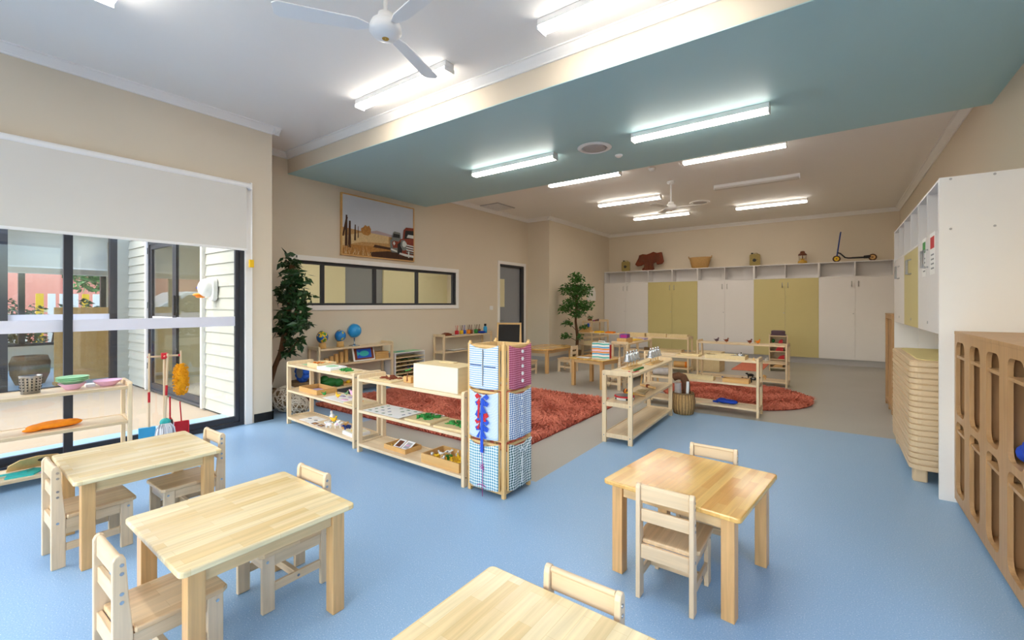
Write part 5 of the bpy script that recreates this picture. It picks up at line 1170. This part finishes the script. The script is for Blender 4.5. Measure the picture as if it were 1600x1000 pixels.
# striped box on the small table
t = thing('striped_box', 'upright box with blue, white and orange stripes on the small table', 'box', (-3.21, 7.06, .4915), 4)
b = MB(); b.box(-.155, .155, -.05, .05, 0, .27)
b.build('box_body', 'paper', t, .003)
cols = ['teal2', 'paper', 'sky', 'orange', 'pink', 'orange', 'sky', 'paper', 'teal2']
for k, c in enumerate(cols):
    if c == 'paper': continue
    b = MB(); z = .014+k*.028; b.prism([(-.154, z), (-.05, z+.006), (.05, z-.003), (.154, z+.004), (.154, z+.024), (.05, z+.018), (-.05, z+.026), (-.154, z+.020)], -.0515, -.0503, axis='y'); b.build('stripe', c, t)
b = MB(); b.box(.1552, .157, -.048, .048, .01, .24); b.build('red_side', 'red', t)
b = MB(); b.tube([(-.06, 0, .27), (-.05, 0, .295), (.05, 0, .295), (.06, 0, .27)], .008); b.build('carry_handle', 'plaswhite', t)
b = MB(); b.box(-.12, .12, -.07, .07, 0, .002); one('paper_sheet', b, 'paper', 'pale blue-grey sheet on the small table left of the striped box', 'paper', (-3.52, 7.02, .4915), -8)
# globes
def globe(label, loc, r, stand, tilt=20, land='yel'):
    t = thing('globe', label, 'globe', loc)
    zc = (.16 if stand == 'metal' else .11)+r*.75
    b = MB(); b.sph((0, 0, zc), r, 28, 16); b.build('sphere', M['globe_'+land], t)
    b = MB(); pts = [((r+.008)*math.sin(a)*math.sin(.4)*0, -(r+.008)*math.sin(a), zc-(r+.008)*math.cos(a)) for a in [i*PI/10 for i in range(11)]]; b.tube(pts, .004); b.build('meridian_arm', 'steel' if stand == 'metal' else 'plum', t)
    if stand == 'metal':
        b = MB(); b.lathe([(0, 0), (.085, 0), (.085, .012), (.03, .02), (.012, .04), (.010, zc-r-.004), (0, zc-r-.004)], n=22); b.build('stand', 'chrome', t)
    else:
        b = MB(); b.lathe([(0, 0), (.055, 0), (.05, zc-r-.004), (0, zc-r-.004)], n=18); b.build('stand', 'tray', t)
def gmat(name, sea, land, thr):
    m, nt, b = newmat(name); setp(b, .3, 0, .5); tc = N(nt, 'ShaderNodeTexCoord'); no = N(nt, 'ShaderNodeTexNoise'); no.inputs['Scale'].default_value = 9; no.inputs['Detail'].default_value = 3
    nt.links.new(tc.outputs['Object'], no.inputs['Vector']); cr = N(nt, 'ShaderNodeValToRGB'); cr.color_ramp.interpolation = 'CONSTANT'; e = cr.color_ramp.elements
    e[0].position = 0; e[0].color = lin(sea); e[1].position = thr; e[1].color = lin(land); x = cr.color_ramp.elements.new(thr+.08); x.color = lin('#3E8E3A' if land != sea else sea)
    nt.links.new(no.outputs['Fac'], cr.inputs[0]); nt.links.new(cr.outputs[0], b.inputs['Base Color']); M['globe_'+name] = m
gmat('yel', '#1565A8', '#F0C81E', .47); gmat('blue', '#1C7CC4', '#D9CB3A', .57); gmat('plain', '#2B9BDD', '#4FB3E3', .62)
globe('yellow and blue globe at the left end of the globe shelf', on(s10, -.53, .0, .745), .085, 'wood', land='yel')
globe('blue globe with a yellow top, between the other two globes', on(s10, -.21, .03, .745), .085, 'wood', land='blue')
globe('largest globe, plain bright blue on a metal stand', on(s10, .02, .0, .745), .11, 'metal', land='plain')
# framed fish puzzle, blocks on globe shelf middle (local -y faces +X into the room)
r10 = rzd(s10)
t = thing('picture_tray', 'white-edged tray with orange border and blue fish picture, leaning on the globe shelf', 'tray', on(s10, .16, -.075, .50), r10)
R_ = RX(-14)
b = MB(); b.box(-.20, .20, -.012, .012, .003, .222, R=R_); b.build('tray_back', 'paper', t, .003)
b = MB(); b.box(-.18, .18, -.0135, -.0125, .02, .205, R=R_); b.build('orange_border', M['rust'] if False else M['orangered'] if 'orangered' in M else M['rust'], t)
b = MB(); b.box(-.135, .135, -.0152, -.0140, .045, .19, R=R_); b.build('blue_picture', 'skyfab', t)
b = MB(); b.lathe([(0, 0), (1, 0)], n=18, sx=.09, sy=.045, R=R_@RX(90), c=R_@Vector((.0, -.016, .115))); b.prism([(-.13, .16), (-.08, .12), (-.13, .08)], -.0168, -.0158, axis='y', R=R_); b.build('fish_shape', 'teal2', t)
b = MB()
for k in range(5): b.box(-.13, .13, -.09, .09, k*.024, k*.024+.019)
b.box(-.012, .012, -.092, .092, 0, .1145); one('stacked_boards', b, 'tray', 'stack of golden wooden boards tied together on the globe shelf', 'boards', on(s10, .50, 0, .50), r10)
for k in range(6): b = MB(); hh = .20-.028*k; b.box(-.025, .025, -.025, .025, 0, hh); one('wooden_block', b, 'rust' if k < 0 else 'tray', 'wooden cube tower block on the globe shelf middle board, %s tallest' % ['', 'second', 'third', 'fourth', 'fifth', 'shortest, not the'][k] if k else 'tallest brown wooden block on the globe shelf middle board', 'block', on(s10, -.12-.085*k, .02, .50), r10, bevel=.003)
tray('long tray of yellow-brown blocks on the bottom board of the globe shelf', on(s10, .02, 0, .15), r10, .5, .2, .03, 'tray')
for k in range(7): b = MB(); b.sph((0, 0, .03), (.04, .03, .03), 10, 7); one('wooden_fruit', b, ['ochre', 'yel', 'tray'][k % 3], 'yellow-brown wooden lump in the tray on the bottom of the globe shelf', 'toy', tuple(a+(.0065 if i == 2 else 0) for i, a in enumerate(on(s10, -.18+k*.068, .03*(-1)**k, .15))), 0, 'wooden lumps in the low tray')
t = thing('magenta_bucket', 'magenta bucket on the bottom board of the globe shelf', 'bucket', on(s10, .40, 0, .15)); b = MB(); b.lathe([(0, 0), (.055, 0), (.075, .13), (.07, .13), (.052, .01), (0, .01)], n=20); b.build('bucket_body', 'magenta', t); b = MB(); b.tube([(-.073, 0, .12), (-.05, -.03, .06), (.05, -.03, .06), (.073, 0, .12)], .004); b.build('bucket_handle', 'pink', t)
# map cabinet
t = thing('map_cabinet', 'white cabinet with open slots of dark puzzle trays and a green map on top', 'cabinet', (-6.235, 5.36, 0), 90)
b = MB(); b.box(-.34, -.325, -.15, .15, 0, .56); b.box(.325, .34, -.15, .15, 0, .56); b.box(-.324, .324, .135, .15, .02, .56); b.box(-.34, .34, -.15, .15, .561, .575); b.build('cabinet_body', 'white', t, .002)
for k in range(7): b = MB(); z = .06+k*.07; b.box(-.3245, .3245, -.155, .134, z, z+.012); b.build('sliding_tray', 'ply', t, .001)
for k in range(6):
    b = MB(); leafmarks(b, .5, .2, 12, 0, .03, .072+k*.07, 40+k); b.build('tray_shapes', ['dkgreen', 'blackp', 'dkgreen', 'navy', 'blackp', 'dkgreen'][k], t)['kind'] = 'stuff'
card('green map sheet lying on top of the white slotted cabinet', (-6.235, 5.36, .5765), 90, .6, .26, ['mint', 'teal2'], [(-.1, 0, .1, .06, 1)], name='map_sheet', cat='map')
# paint shelf
r11 = rzd(s11)
for k, (x, c, nm) in enumerate(((-.20, 'red', 'red'), (-.06, 'yel', 'yellow'), (.02, 'cobalt', 'blue'), (.16, 'orange', 'orange'), (.24, 'rust', 'brick red'), (.40, 'green', 'green'), (.50, 'brown', 'brown'))):
    t = thing('paint_pot', '%s paint pot with brushes on the shelf below the strip window' % nm, 'pot', on(s11, x, .03, .785), r11)
    b = MB(); b.lathe([(0, 0), (.04, 0), (.04, .085), (.036, .085), (.036, .004), (0, .004)], n=18); b.build('pot', c, t)
    b = MB()
    for a in (-20, 15, 28): b.tube([(0, 0, .01), (.09*math.sin(math.radians(a)), .01, .19)], .0035, 5)
    b.build('brush', 'trunk' if k % 2 else c, t)
b = MB(); b.box(-.09, .09, -.06, .06, 0, .035); b.prism([(-.09, .035), (.09, .035), (0, .06)], -.05, .05, axis='y'); one('wooden_block', b, 'rust', 'brown wooden block at the left end of the paint shelf', 'block', on(s11, -.5, .03, .785), r11)
t = thing('water_bottle', 'clear blue bottle with a black cap on the right of the paint shelf', 'bottle', on(s11, .62, -.05, .785)); b = MB(); b.lathe([(0, 0), (.04, 0), (.042, .12), (.02, .15), (0, .15)], n=20); b.build('bottle_body', M['sky'], t); b = MB(); b.cyl((0, 0, .151), (0, 0, .20), .026, 16); b.build('cap', 'blackp', t)
b = MB(); b.sph((0, 0, .025), (.1, .07, .025)); one('blue_beret', b, 'bluefab', 'flattened blue cloth next to the clear bottle', 'cloth', on(s11, .47, -.085, .785))
for k, (x, z, lb) in enumerate(((-.2, .785, 'dark-edged white sheet on top of the paint shelf'), (-.2, .48, 'dark-edged white sheet on the middle board of the paint shelf'), (-.2, .12, 'dark tray on the bottom board of the paint shelf'))):
    b = MB(); b.box(-.25, .25, -.075 if k == 0 else -.12, .06 if k == 0 else .12, 0, .008); b.box(-.22, .22, -.06 if k == 0 else -.1, .045 if k == 0 else .1, .008, .010, 1); one('drying_sheet', b, ['blackp', 'paper' if k < 2 else 'blackp'], lb, 'sheet', on(s11, x, -.06 if k == 0 else 0, z), r11)
# easel
t = thing('blackboard_easel', 'small wooden A-frame blackboard easel before the grey door', 'easel', (-5.08, 6.95, 0), 28)
for s in (-1, 1):
    R_ = RX(s*-11) if s < 0 else RX(11)
    Rm = RX(11*s)
    off = Vector((0, s*.20, 0))
    b = MB()
    for sx in (-1, 1): b.box(sx*.22-.014, sx*.22+.014, -.012, .012, 0, 1.08, R=Rm, T=off)
    b.box(-.206, .206, -.01, .01, 1.045, 1.075, R=Rm, T=off); b.box(-.206, .206, -.01, .01, .55, .585, R=Rm, T=off); b.build('leg_frame', 'frame', t, .002)
    b = MB(); b.box(-.205, .205, -.005, .005, .586, 1.044, R=Rm, T=off); b.build('blackboard', 'board', t)

# left recess: balls, cloths
def wickerball(label, loc, r, mat_, n=26, seed=1, inner=None):
    random.seed(seed); t = thing('woven_ball', label, 'ball', loc)
    b = MB()
    for k in range(n):
        ax = Vector((random.gauss(0, 1), random.gauss(0, 1), random.gauss(0, 1))).normalized(); u = ax.orthogonal().normalized(); w_ = ax.cross(u); off = random.uniform(-.35, .35)*r; rr = math.sqrt(r*r-off*off)
        b.tube([Vector((0, 0, r))+ax*off+u*rr*math.cos(a)+w_*rr*math.sin(a) for a in [i*2*PI/18 for i in range(19)]], .0045, 4)
    b.build('woven_strands', mat_, t)['kind'] = 'stuff'
    b = MB(); b.sph((0, 0, r), r*.93, 20, 12); b.build('inner_ball', inner or 'wickerd', t)
wickerball('white rattan woven ball on the floor beside the wall corner', (-5.86, 3.03, .0), .17, 'whitewick', 34)
wickerball('second white rattan ball, further right, behind the corner shelf', (-5.56, 3.04, .0), .12, 'whitewick', 30, 3)
t = thing('blue_wheel_toy', 'blue ring-shaped toy with a grey centre behind the corner shelf', 'toy', (-6.10, 3.38, .33), 0)
b = MB()
for k in range(12): a = k*PI/6; b.sph((.11*math.cos(a), 0, .13+.11*math.sin(a)), (.045, .05, .045), 10, 6)
b.build('blue_ring', 'skyfab', t); b = MB(); b.cyl((0, -.04, .13), (0, .04, .13), .085, 20); b.build('grey_centre', 'greyc', t); b = MB(); b.lathe([(.03, -.045), (.055, -.05), (.06, -.042)], R=RX(90), c=(0, 0, .13), n=20); b.build('white_loop', 'paper', t)
b = MB(); b.lathe([(0, 0), (.15, 0), (.18, .16), (.17, .33), (.155, .33), (.165, .16), (.14, .02), (0, .02)], n=24); b.lathe([(0, .29), (.16, .29)], n=24); one('wicker_basket', b, 'wickerd', 'dark wicker basket on the floor under the blue ring toy', 'basket', (-6.12, 3.38, 0))
t = thing('green_cloth_pile', 'dark green crumpled cloths at the left end of the lowest board under the globes', 'cloth', on(s10, -.42, 0, .15)); b = MB(); b.sph((0, 0, .07), (.10, .14, .07)); b.sph((.05, .12, .06), (.07, .08, .06)); b.sph((-.03, -.06, .09), (.08, .08, .09)); b.build('cloth_folds', 'dkgreen', t)
t = thing('brown_sack', 'small dark brown sack on the floor between the rattan balls and globe shelf', 'sack', (-5.84, 3.29, 0)); b = MB(); b.sph((0, 0, .07), (.08, .08, .07)); b.sph((0, 0, .15), (.03, .03, .02)); b.build('sack_body', 'brown', t)

# ------------------------------------------------------------------ potted trees
def tree(label, loc, clusters, nl, size, mat_, trunkpts, branches, pot=True, r=.035):
    t = thing('potted_tree', label, 'tree', loc)
    leaves('foliage', clusters, nl, size, mat_, t)
    b = MB(); b.tube(trunkpts, r, 9, rs=[r*(1-.5*i/len(trunkpts)) for i in range(len(trunkpts))])
    b.tube([(p[0]+.03*math.sin(i*1.3), p[1]+.03*math.cos(i*1.3), p[2]) for i, p in enumerate(trunkpts)], r*.6, 7)
    b.build('trunk', 'trunk', t)
    b = MB(); [b.tube(p, .007, 5) for p in branches]; b.build('branches', 'trunk', t)
    b = MB(); b.lathe([(0, 0), (.10, 0), (.125, .26), (.13, .27), (.12, .27), (.115, .24), (0, .24)], n=24); b.build('pot', 'wickerd', t)
cl2 = [(0, 0, 2.05, .20, .2, .17), (-.22, -.05, 1.80, .22, .2, .15), (.2, .05, 1.78, .22, .2, .17), (0, 0, 1.75, .25, .22, .2), (-.05, 0, 1.45, .28, .25, .17), (-.3, -.08, 1.32, .17, .16, .13), (.24, .05, 1.38, .2, .18, .14), (.02, 0, 1.2, .22, .2, .12), (-.22, -.05, .95, .17, .15, .07), (-.26, -.1, .62, .16, .12, .09), (.2, 0, .86, .12, .1, .06), (.12, -.03, .62, .08, .08, .07)]
tree('potted ficus-like tree against the rear left wall, beside the far shelves', (-5.22, 9.98, 0), cl2, 1900, .085, 'leaf', [(0, 0, .2), (.02, .01, .6), (-.02, 0, 1.0), (.02, 0, 1.4), (0, .02, 1.9)],
     [[(0, 0, 1.1), (-.15, -.03, 1.25), (-.3, -.08, 1.32)], [(0, 0, 1.2), (.15, .03, 1.35), (.26, .05, 1.42)], [(0, 0, 1.5), (-.15, -.03, 1.7), (-.25, -.05, 1.82)], [(0, 0, 1.5), (.12, .03, 1.7), (.22, .05, 1.8)], [(0, 0, .75), (-.12, -.03, .88), (-.22, -.05, .95)], [(0, 0, .5), (-.14, -.05, .58), (-.28, -.1, .62)], [(0, 0, .7), (.12, 0, .8), (.2, 0, .86)]])
cl1 = [(-.05, 0, 1.98, .16, .15, .14), (.05, 0, 1.75, .24, .22, .17), (-.15, 0, 1.55, .24, .2, .17), (.12, .02, 1.5, .26, .2, .15), (.0, 0, 1.28, .28, .24, .15), (.16, .0, 1.16, .25, .2, .12), (-.15, 0, 1.1, .2, .2, .14), (.02, 0, .92, .2, .18, .09), (-.1, 0, .78, .15, .12, .05)]
tree('dark leafy potted tree half hidden by the near wall corner', (-6.2, 2.93, 0), [(c[0]+.30, c[1]+.20, c[2], c[3], c[4]*.7, c[5]) for c in cl1], 900, .112, 'leafd', [(0, 0, .2), (.08, .05, .5), (.18, .12, .8), (.26, .17, 1.2), (.28, .2, 1.6), (.26, .2, 1.95)],
     [[(.15, .1, .65), (.3, .17, .8), (.42, .22, .95)], [(.18, .12, .8), (.15, .15, .9), (.12, .18, 1.0)], [(.26, .17, 1.1), (.4, .2, 1.3), (.5, .22, 1.45)], [(.27, .18, 1.3), (.2, .2, 1.45), (.12, .2, 1.6)]])

# ------------------------------------------------------------------ framed picture of rusty trucks
PY0, PY1, PZ0, PZ1 = 4.17, 5.69, 2.205, 3.205
t = thing('framed_picture', 'framed photo print of rusty old trucks in a dry field', 'picture', (XF, (PY0+PY1)/2, PZ0))
W_ = PY1-PY0; Hh = PZ1-PZ0
b = MB(); b.box(.002, .045, -W_/2, W_/2, 0, .018); b.box(.002, .045, -W_/2, W_/2, Hh-.018, Hh); b.box(.002, .045, -W_/2, -W_/2+.018, .018, Hh-.018); b.box(.002, .045, W_/2-.018, W_/2, .018, Hh-.018); b.build('frame', M['tray'], t, .001)
PM = [plain('pic_sky', '#C9CDD6', .6, var=.04), plain('pic_field', '#C0935C', .8, var=.4, scale=30), plain('pic_gold', '#B57F42', .8, var=.45, scale=28), plain('pic_dark', '#4A3020', .8, var=.4, scale=20), plain('pic_rust', '#8E3F2C', .7, var=.35, scale=18), plain('pic_grey', '#7B7D78', .6, var=.2, scale=25), plain('pic_light', '#D8DAD6', .5, var=.05), plain('pic_hills', '#B9A3A6', .8), plain('pic_black', '#1D1A1A', .6), plain('pic_straw', '#D9BC8A', .8, var=.3, scale=50)]
b = MB(); lay = [0]
x0p = -W_/2+.018; ww = W_-.036; zz0 = .018; hh = Hh-.036
def poly(pts, m):
    lay[0] += 1; d = .030+lay[0]*.00015
    b.add([(d, x0p+u*ww, zz0+v*hh) for u, v in pts], [tuple(range(len(pts)))], m)
poly([(0, 0), (1, 0), (1, 1), (0, 1)], 0)
poly([(0, 0), (1, 0), (1, .36), (.6, .40), (.3, .42), (0, .45)], 1)
poly([(.3, .42), (.45, .475), (.7, .43), (.7, .40), (.3, .40)], 7)
poly([(0, .30), (.3, .42), (.62, .40), (.62, .27), (.25, .24), (0, .14)], 9)
poly([(0, 0), (.72, 0), (.75, .15), (.45, .19), (.1, .17), (0, .1)], 2)
poly([(.38, .0), (1, 0), (1, .14), (.6, .13), (.36, .08)], 3); poly([(.42, .22), (.66, .2), (.64, .16), (.4, .17)], 3)
for (u, z0_, z1_, w_) in ((.05, .14, .66, .018), (.09, .12, .57, .02), (.16, .25, .52, .012), (.20, .3, .5, .006)): poly([(u-w_, z0_), (u+w_, z0_), (u+w_*.8, z1_), (u-w_*.3, z1_)], 3)
poly([(.0, .30), (.02, .30), (.07, .62), (.05, .64)], 3)
random.seed(9)
poly([(.24, .40), (.235, .47), (.27, .50), (.29, .54), (.32, .52), (.345, .54), (.37, .48), (.365, .40), (.33, .36), (.27, .37)], 2)
for k in range(60):
    u = random.uniform(0, .34)**1.0; poly([(u, .01), (u+.006, .01), (u+random.uniform(-.03, .06), .1+random.random()*.12)], 9 if k % 2 else 2)
# rear truck
poly([(.64, .15), (.635, .34), (.66, .36), (.68, .48), (.70, .51), (.79, .50), (.80, .38), (.78, .12), (.66, .12)], 5); poly([(.675, .40), (.69, .47), (.78, .465), (.78, .40)], 8); poly([(.66, .30), (.69, .34), (.76, .33), (.77, .22), (.68, .2)], 4); poly([(.675, .29), (.695, .33), (.715, .29), (.695, .25)], 6); poly([(.65, .16), (.74, .13), (.74, .16), (.65, .19)], 6)
# front truck
poly([(.76, .08), (.75, .30), (.79, .38), (.825, .40), (.84, .56), (.88, .62), (1.0, .63), (1, .08)], 4)
poly([(.85, .40), (.87, .56), (1, .575), (1, .43)], 8); poly([(.89, .43), (.91, .49), (1, .49), (1, .43)], 6); poly([(.75, .09), (.745, .28), (.80, .34), (.82, .22), (.81, .08)], 8)
poly([(.80, .37), (.79, .26), (.83, .17), (.9, .2), (.89, .33), (.85, .38)], 5); poly([(.82, .32), (.83, .35), (.86, .36), (.89, .31), (.87, .25), (.84, .24), (.82, .27)], 6)
for k in range(4): poly([(.88, .30-k*.045), (1, .285-k*.045), (1, .262-k*.045), (.885, .277-k*.045)], 6 if k < 3 else 5); poly([(.88, .275-k*.045), (1, .262-k*.045), (1, .25-k*.045), (.89, .262-k*.045)], 8)
poly([(.77, .10), (.78, .13), (.9, .11), (1, .10), (1, .06), (.87, .07)], 6); poly([(.91, .05), (.91, .17), (.93, .17), (.93, .05)], 6)
b.build('printed_photo', PM, t)
b = MB(); b.box(.002, .0295, x0p, x0p+ww, zz0, zz0+hh); b.build('backing_board', 'trim', t)

# ------------------------------------------------------------------ window shelf things
rw = rzd(s12)   # local x runs along the glass (away from camera), local -y faces the room
b = MB(); b.lathe([(0, 0), (.055, 0), (.066, .14), (.068, .143), (.064, .143), (.054, .004), (0, .004)], n=26)
t = thing('utensil_pot', 'perforated steel utensil pot on top of the window shelf', 'pot', on(s12, .16, .01, .70)); b.build('steel_cup', 'steel', t)
b = MB()
for r_ in range(5):
    for k in range(16):
        a = 2*PI*k/16; rr = .0565+.0105*(.03+r_*.022)/.14; z = .03+r_*.022
        b.cyl(((rr+.0005)*math.cos(a), (rr+.0005)*math.sin(a), z), ((rr+.003)*math.cos(a), (rr+.003)*math.sin(a), z), .0055, 7)
b.build('punched_holes', 'blackp', t)['kind'] = 'stuff'
def bowl(label, loc, r, h, col, rim=None):
    b = MB(); b.lathe([(0, .001), (r*.5, .001), (r*.62, h*.25), (r, h*.92), (r*1.06, h), (r*1.0, h), (r*.6, h*.32), (0, .012)], n=30); return one('bowl', b, col, label, 'bowl', loc)
o_ = on(s12, .40, .0, .70)
bowl('pink-white bowl under the green bowls on the window shelf', o_, .085, .052, 'pink')
for k in range(3): b = MB(); b.lathe([(.045, .0), (.075, .02), (.098, .034), (.105, .037), (.10, .040), (.07, .024), (.045, .006), (0, .004), (0, 0), (.045, 0)], n=30); one('bowl', b, 'mint', 'green bowl, %s in the stack of three on the window shelf' % ['lowest', 'middle', 'topmost'][k], 'bowl', (o_[0], o_[1], o_[2]+.042+k*.013))
bowl('wide pale pink bowl at the right end of the window shelf top', on(s12, .62, .0, .70), .095, .05, 'pink')
b = MB(); b.box(-.03, .03, -.06, .06, 0, .02); one('paper_stack', b, 'paper', 'small white stack between the green and pink bowls', 'paper', on(s12, .515, .09, .70), rw)
bowl('white dish at the very left edge of the photo on the window shelf', on(s12, -.1, 0, .70), .07, .06, 'paper')
t = thing('orange_cloth', 'crumpled orange cloth on the middle board of the window shelf', 'cloth', on(s12, .30, .0, .40), rw)
b = MB(); b.sph((0, 0, .026), (.15, .08, .026)); b.sph((-.09, .01, .022), (.08, .08, .022)); b.sph((.07, -.01, .03), (.09, .06, .028)); b.sph((.0, .03, .034), (.12, .03, .022)); b.sph((-.13, -.04, .014), (.06, .04, .014)); b.build('cloth_folds', 'orangefab', t)
t = thing('palette_board', 'wooden artist palette with a thumb hole on the bottom board', 'palette', on(s12, .20, .09, .085), rw)
R_ = RX(-62)
pts = [(-.17, 0), (-.16, .09), (-.10, .16), (0, .185), (.11, .16), (.17, .08), (.17, 0)]
hole = [(.03+.032*math.cos(a), .12+.026*math.sin(a)) for a in [i*2*PI/14 for i in range(14)]]
b = MB(); b.prism(pts, -.004, .004, axis='y', R=RX(50)); b.build('palette', 'frame', t, .001); b = MB(); b.prism(hole, -.0052, .0052, axis='y', R=RX(50)); b.build('thumb_hole', 'dark', t)
t = thing('teal_dustpan', 'teal folded cloth and cards on the bottom board of the window shelf', 'cloth', on(s12, .14, -.04, .08), rw)
b = MB(); b.prism([(-.12, -.08), (.03, -.1), (.10, .02), (.04, .09), (-.10, .03)], 0, .012); b.prism([(-.16, -.01), (.0, -.01), (.0, .01), (-.16, .03)], .012, .02); b.build('teal_cloth', 'teal2', t)
b = MB(); b.prism([(.06, -.09), (.17, -.06), (.15, .07), (.10, .03)], .0, .006); b.build('white_card', 'lilac', t); b = MB(); b.prism([(.11, -.07), (.19, -.05), (.18, .05)], .007, .012); b.build('grey_card', 'greyc', t)

# ------------------------------------------------------------------ cleaning stand
cs = (-5.42, 1.58)
t = thing('cleaning_stand', 'wooden hanging stand with a red joint for child brooms by the glass door', 'stand', (cs[0], cs[1], 0), 78)
b = MB(); b.cyl((0, 0, .02), (0, 0, .93), .011, 12); b.build('pole', 'chz', t); b = MB(); b.cyl((-.12, 0, .90), (.12, 0, .90), .009, 10); b.cyl((0, -.12, .90), (0, .12, .90), .009, 10); b.build('cross_bar', 'chx', t)
b = MB(); b.box(-.026, .026, -.026, .026, .872, .932); b.build('joint', 'red', t, .004); b = MB(); b.sph((.12, 0, .90), .013); b.sph((-.12, 0, .90), .013); b.sph((0, -.12, .9), .013); b.build('end_knob', 'red', t)
b = MB(); b.cyl((0, 0, 0), (0, 0, .02), .10, 24); b.build('base', 'chz', t, .003)
def loc2(dx, dy):
    a = math.radians(78); return (cs[0]+dx*math.cos(a)-dy*math.sin(a), cs[1]+dx*math.sin(a)+dy*math.cos(a), .06)
t = thing('child_broom', 'child broom with blue head hanging at the left of the cleaning stand', 'broom', loc2(-.12, 0), 78)
b = MB(); b.cyl((0, -.028, .16), (0, -.028, .875), .009, 10); b.build('handle', 'chz', t); b = MB(); b.cyl((0, -.028, .40), (0, -.028, .50), .0105, 10); b.build('red_grip', 'red', t); b = MB(); b.box(-.08, .05, -.045, -.012, .06, .16); b.build('broom_head', 'sky', t, .004)
t = thing('child_mop', 'child mop with white cords and turquoise top on the cleaning stand', 'mop', loc2(.02, -.06), 78)
b = MB(); b.cyl((-.02, -.03, .20), (0, -.02, .87), .009, 10); b.build('handle', 'chz', t); b = MB(); b.cyl((-.012, -.026, .46), (-.009, -.0245, .56), .0105, 10); b.build('red_grip', 'red', t); b = MB(); b.sph((-.02, -.03, .20), (.045, .04, .04)); b.build('mop_cap', 'teal2', t)
b = MB(); random.seed(6)
for k in range(26):
    a = 2*PI*k/26; r_ = .035; R2 = random.uniform(.06, .095)
    b.tube([(-.02+r_*math.cos(a), -.03+r_*math.sin(a), .19), (-.02+R2*.8*math.cos(a), -.03+R2*.8*math.sin(a), .14), (-.02+R2*math.cos(a), -.03+R2*math.sin(a), .02)], .006, 5)
b.build('mop_cord', 'mop', t)['kind'] = 'stuff'
t = thing('feather_duster', 'fluffy orange-yellow duster hanging on the right of the cleaning stand', 'duster', loc2(.13, -.02), 78)
b = MB(); b.cyl((0, -.02, .74), (0, -.02, .89), .007, 8); b.build('handle', 'chz', t)
b = MB(); b.sph((0, -.02, .60), (.052, .05, .16), 18, 14)
random.seed(10)
for k in range(420):
    th = random.uniform(0, 2*PI); zz = random.uniform(-1, 1); rr = math.sqrt(max(0, 1-zz**4)); p = Vector((.055*rr*math.cos(th), -.02+.052*rr*math.sin(th), .60+.155*zz)); dn = Vector((math.cos(th), math.sin(th), .5*zz+random.uniform(-.5, .5))).normalized()
    b.cyl(p, p+dn*.018, .006, 5, r2=.002)
b.build('fluffy_head', 'duster', t)
t = thing('child_dustpan', 'red child dustpan hanging low at the right of the cleaning stand', 'dustpan', loc2(.13, .06), 78)
b = MB(); b.tube([(0, -.01, .36), (.012, -.01, .16)], .006); b.build('handle', 'red', t); b = MB(); b.box(-.05, .075, -.02, -.008, .03, .16); b.box(-.05, -.04, -.05, -.02, .03, .16); b.box(.065, .075, -.05, -.02, .03, .16); b.build('pan', 'red', t, .002)
t = thing('child_hand_brush', 'red child hand brush next to the dustpan', 'brush', loc2(.05, .07), 78)
b = MB(); b.tube([(0, -.01, .42), (.0, -.01, .2)], .008); b.build('handle', 'red', t); b = MB(); b.sph((0, -.01, .14), (.028, .014, .07)); b.build('brush_back', 'red', t); b = MB(); b.box(-.02, .02, -.04, -.018, .08, .19); b.build('bristles', 'blackp', t)

# ------------------------------------------------------------------ camera, light, world
cam = bpy.data.cameras.new('camera'); co = bpy.data.objects.new('camera', cam); C.objects.link(co)
co.location = (0, 0, 1.42); co.rotation_euler = (PI/2, 0, math.radians(35.8166))
cam.sensor_width = 36; cam.lens = 36*697/1600; cam.shift_y = -25/1600; cam.clip_start = .05; cam.clip_end = 200
S.camera = co
wd = bpy.data.worlds.new('World'); S.world = wd; wd.use_nodes = True; nt = wd.node_tree
bg = nt.nodes['Background']; sk = N(nt, 'ShaderNodeTexSky', sky_type='NISHITA'); sk.sun_disc = False; sk.sun_elevation = math.radians(48); sk.sun_rotation = math.radians(200); sk.air_density = 1; sk.dust_density = 2.5; sk.ozone_density = 1
nt.links.new(sk.outputs[0], bg.inputs['Color']); bg.inputs['Strength'].default_value = .62
sun = bpy.data.lights.new('sun', 'SUN'); sun.energy = 1.6; sun.angle = math.radians(3); sun.color = (1, .96, .9); so = bpy.data.objects.new('sun', sun); C.objects.link(so); so.rotation_euler = (math.radians(50), 0, math.radians(169))
S.view_settings.view_transform = 'Standard'; S.view_settings.look = 'None'; S.view_settings.gamma = 1; S.view_settings.use_curve_mapping = False
S.view_settings.exposure = 0.76
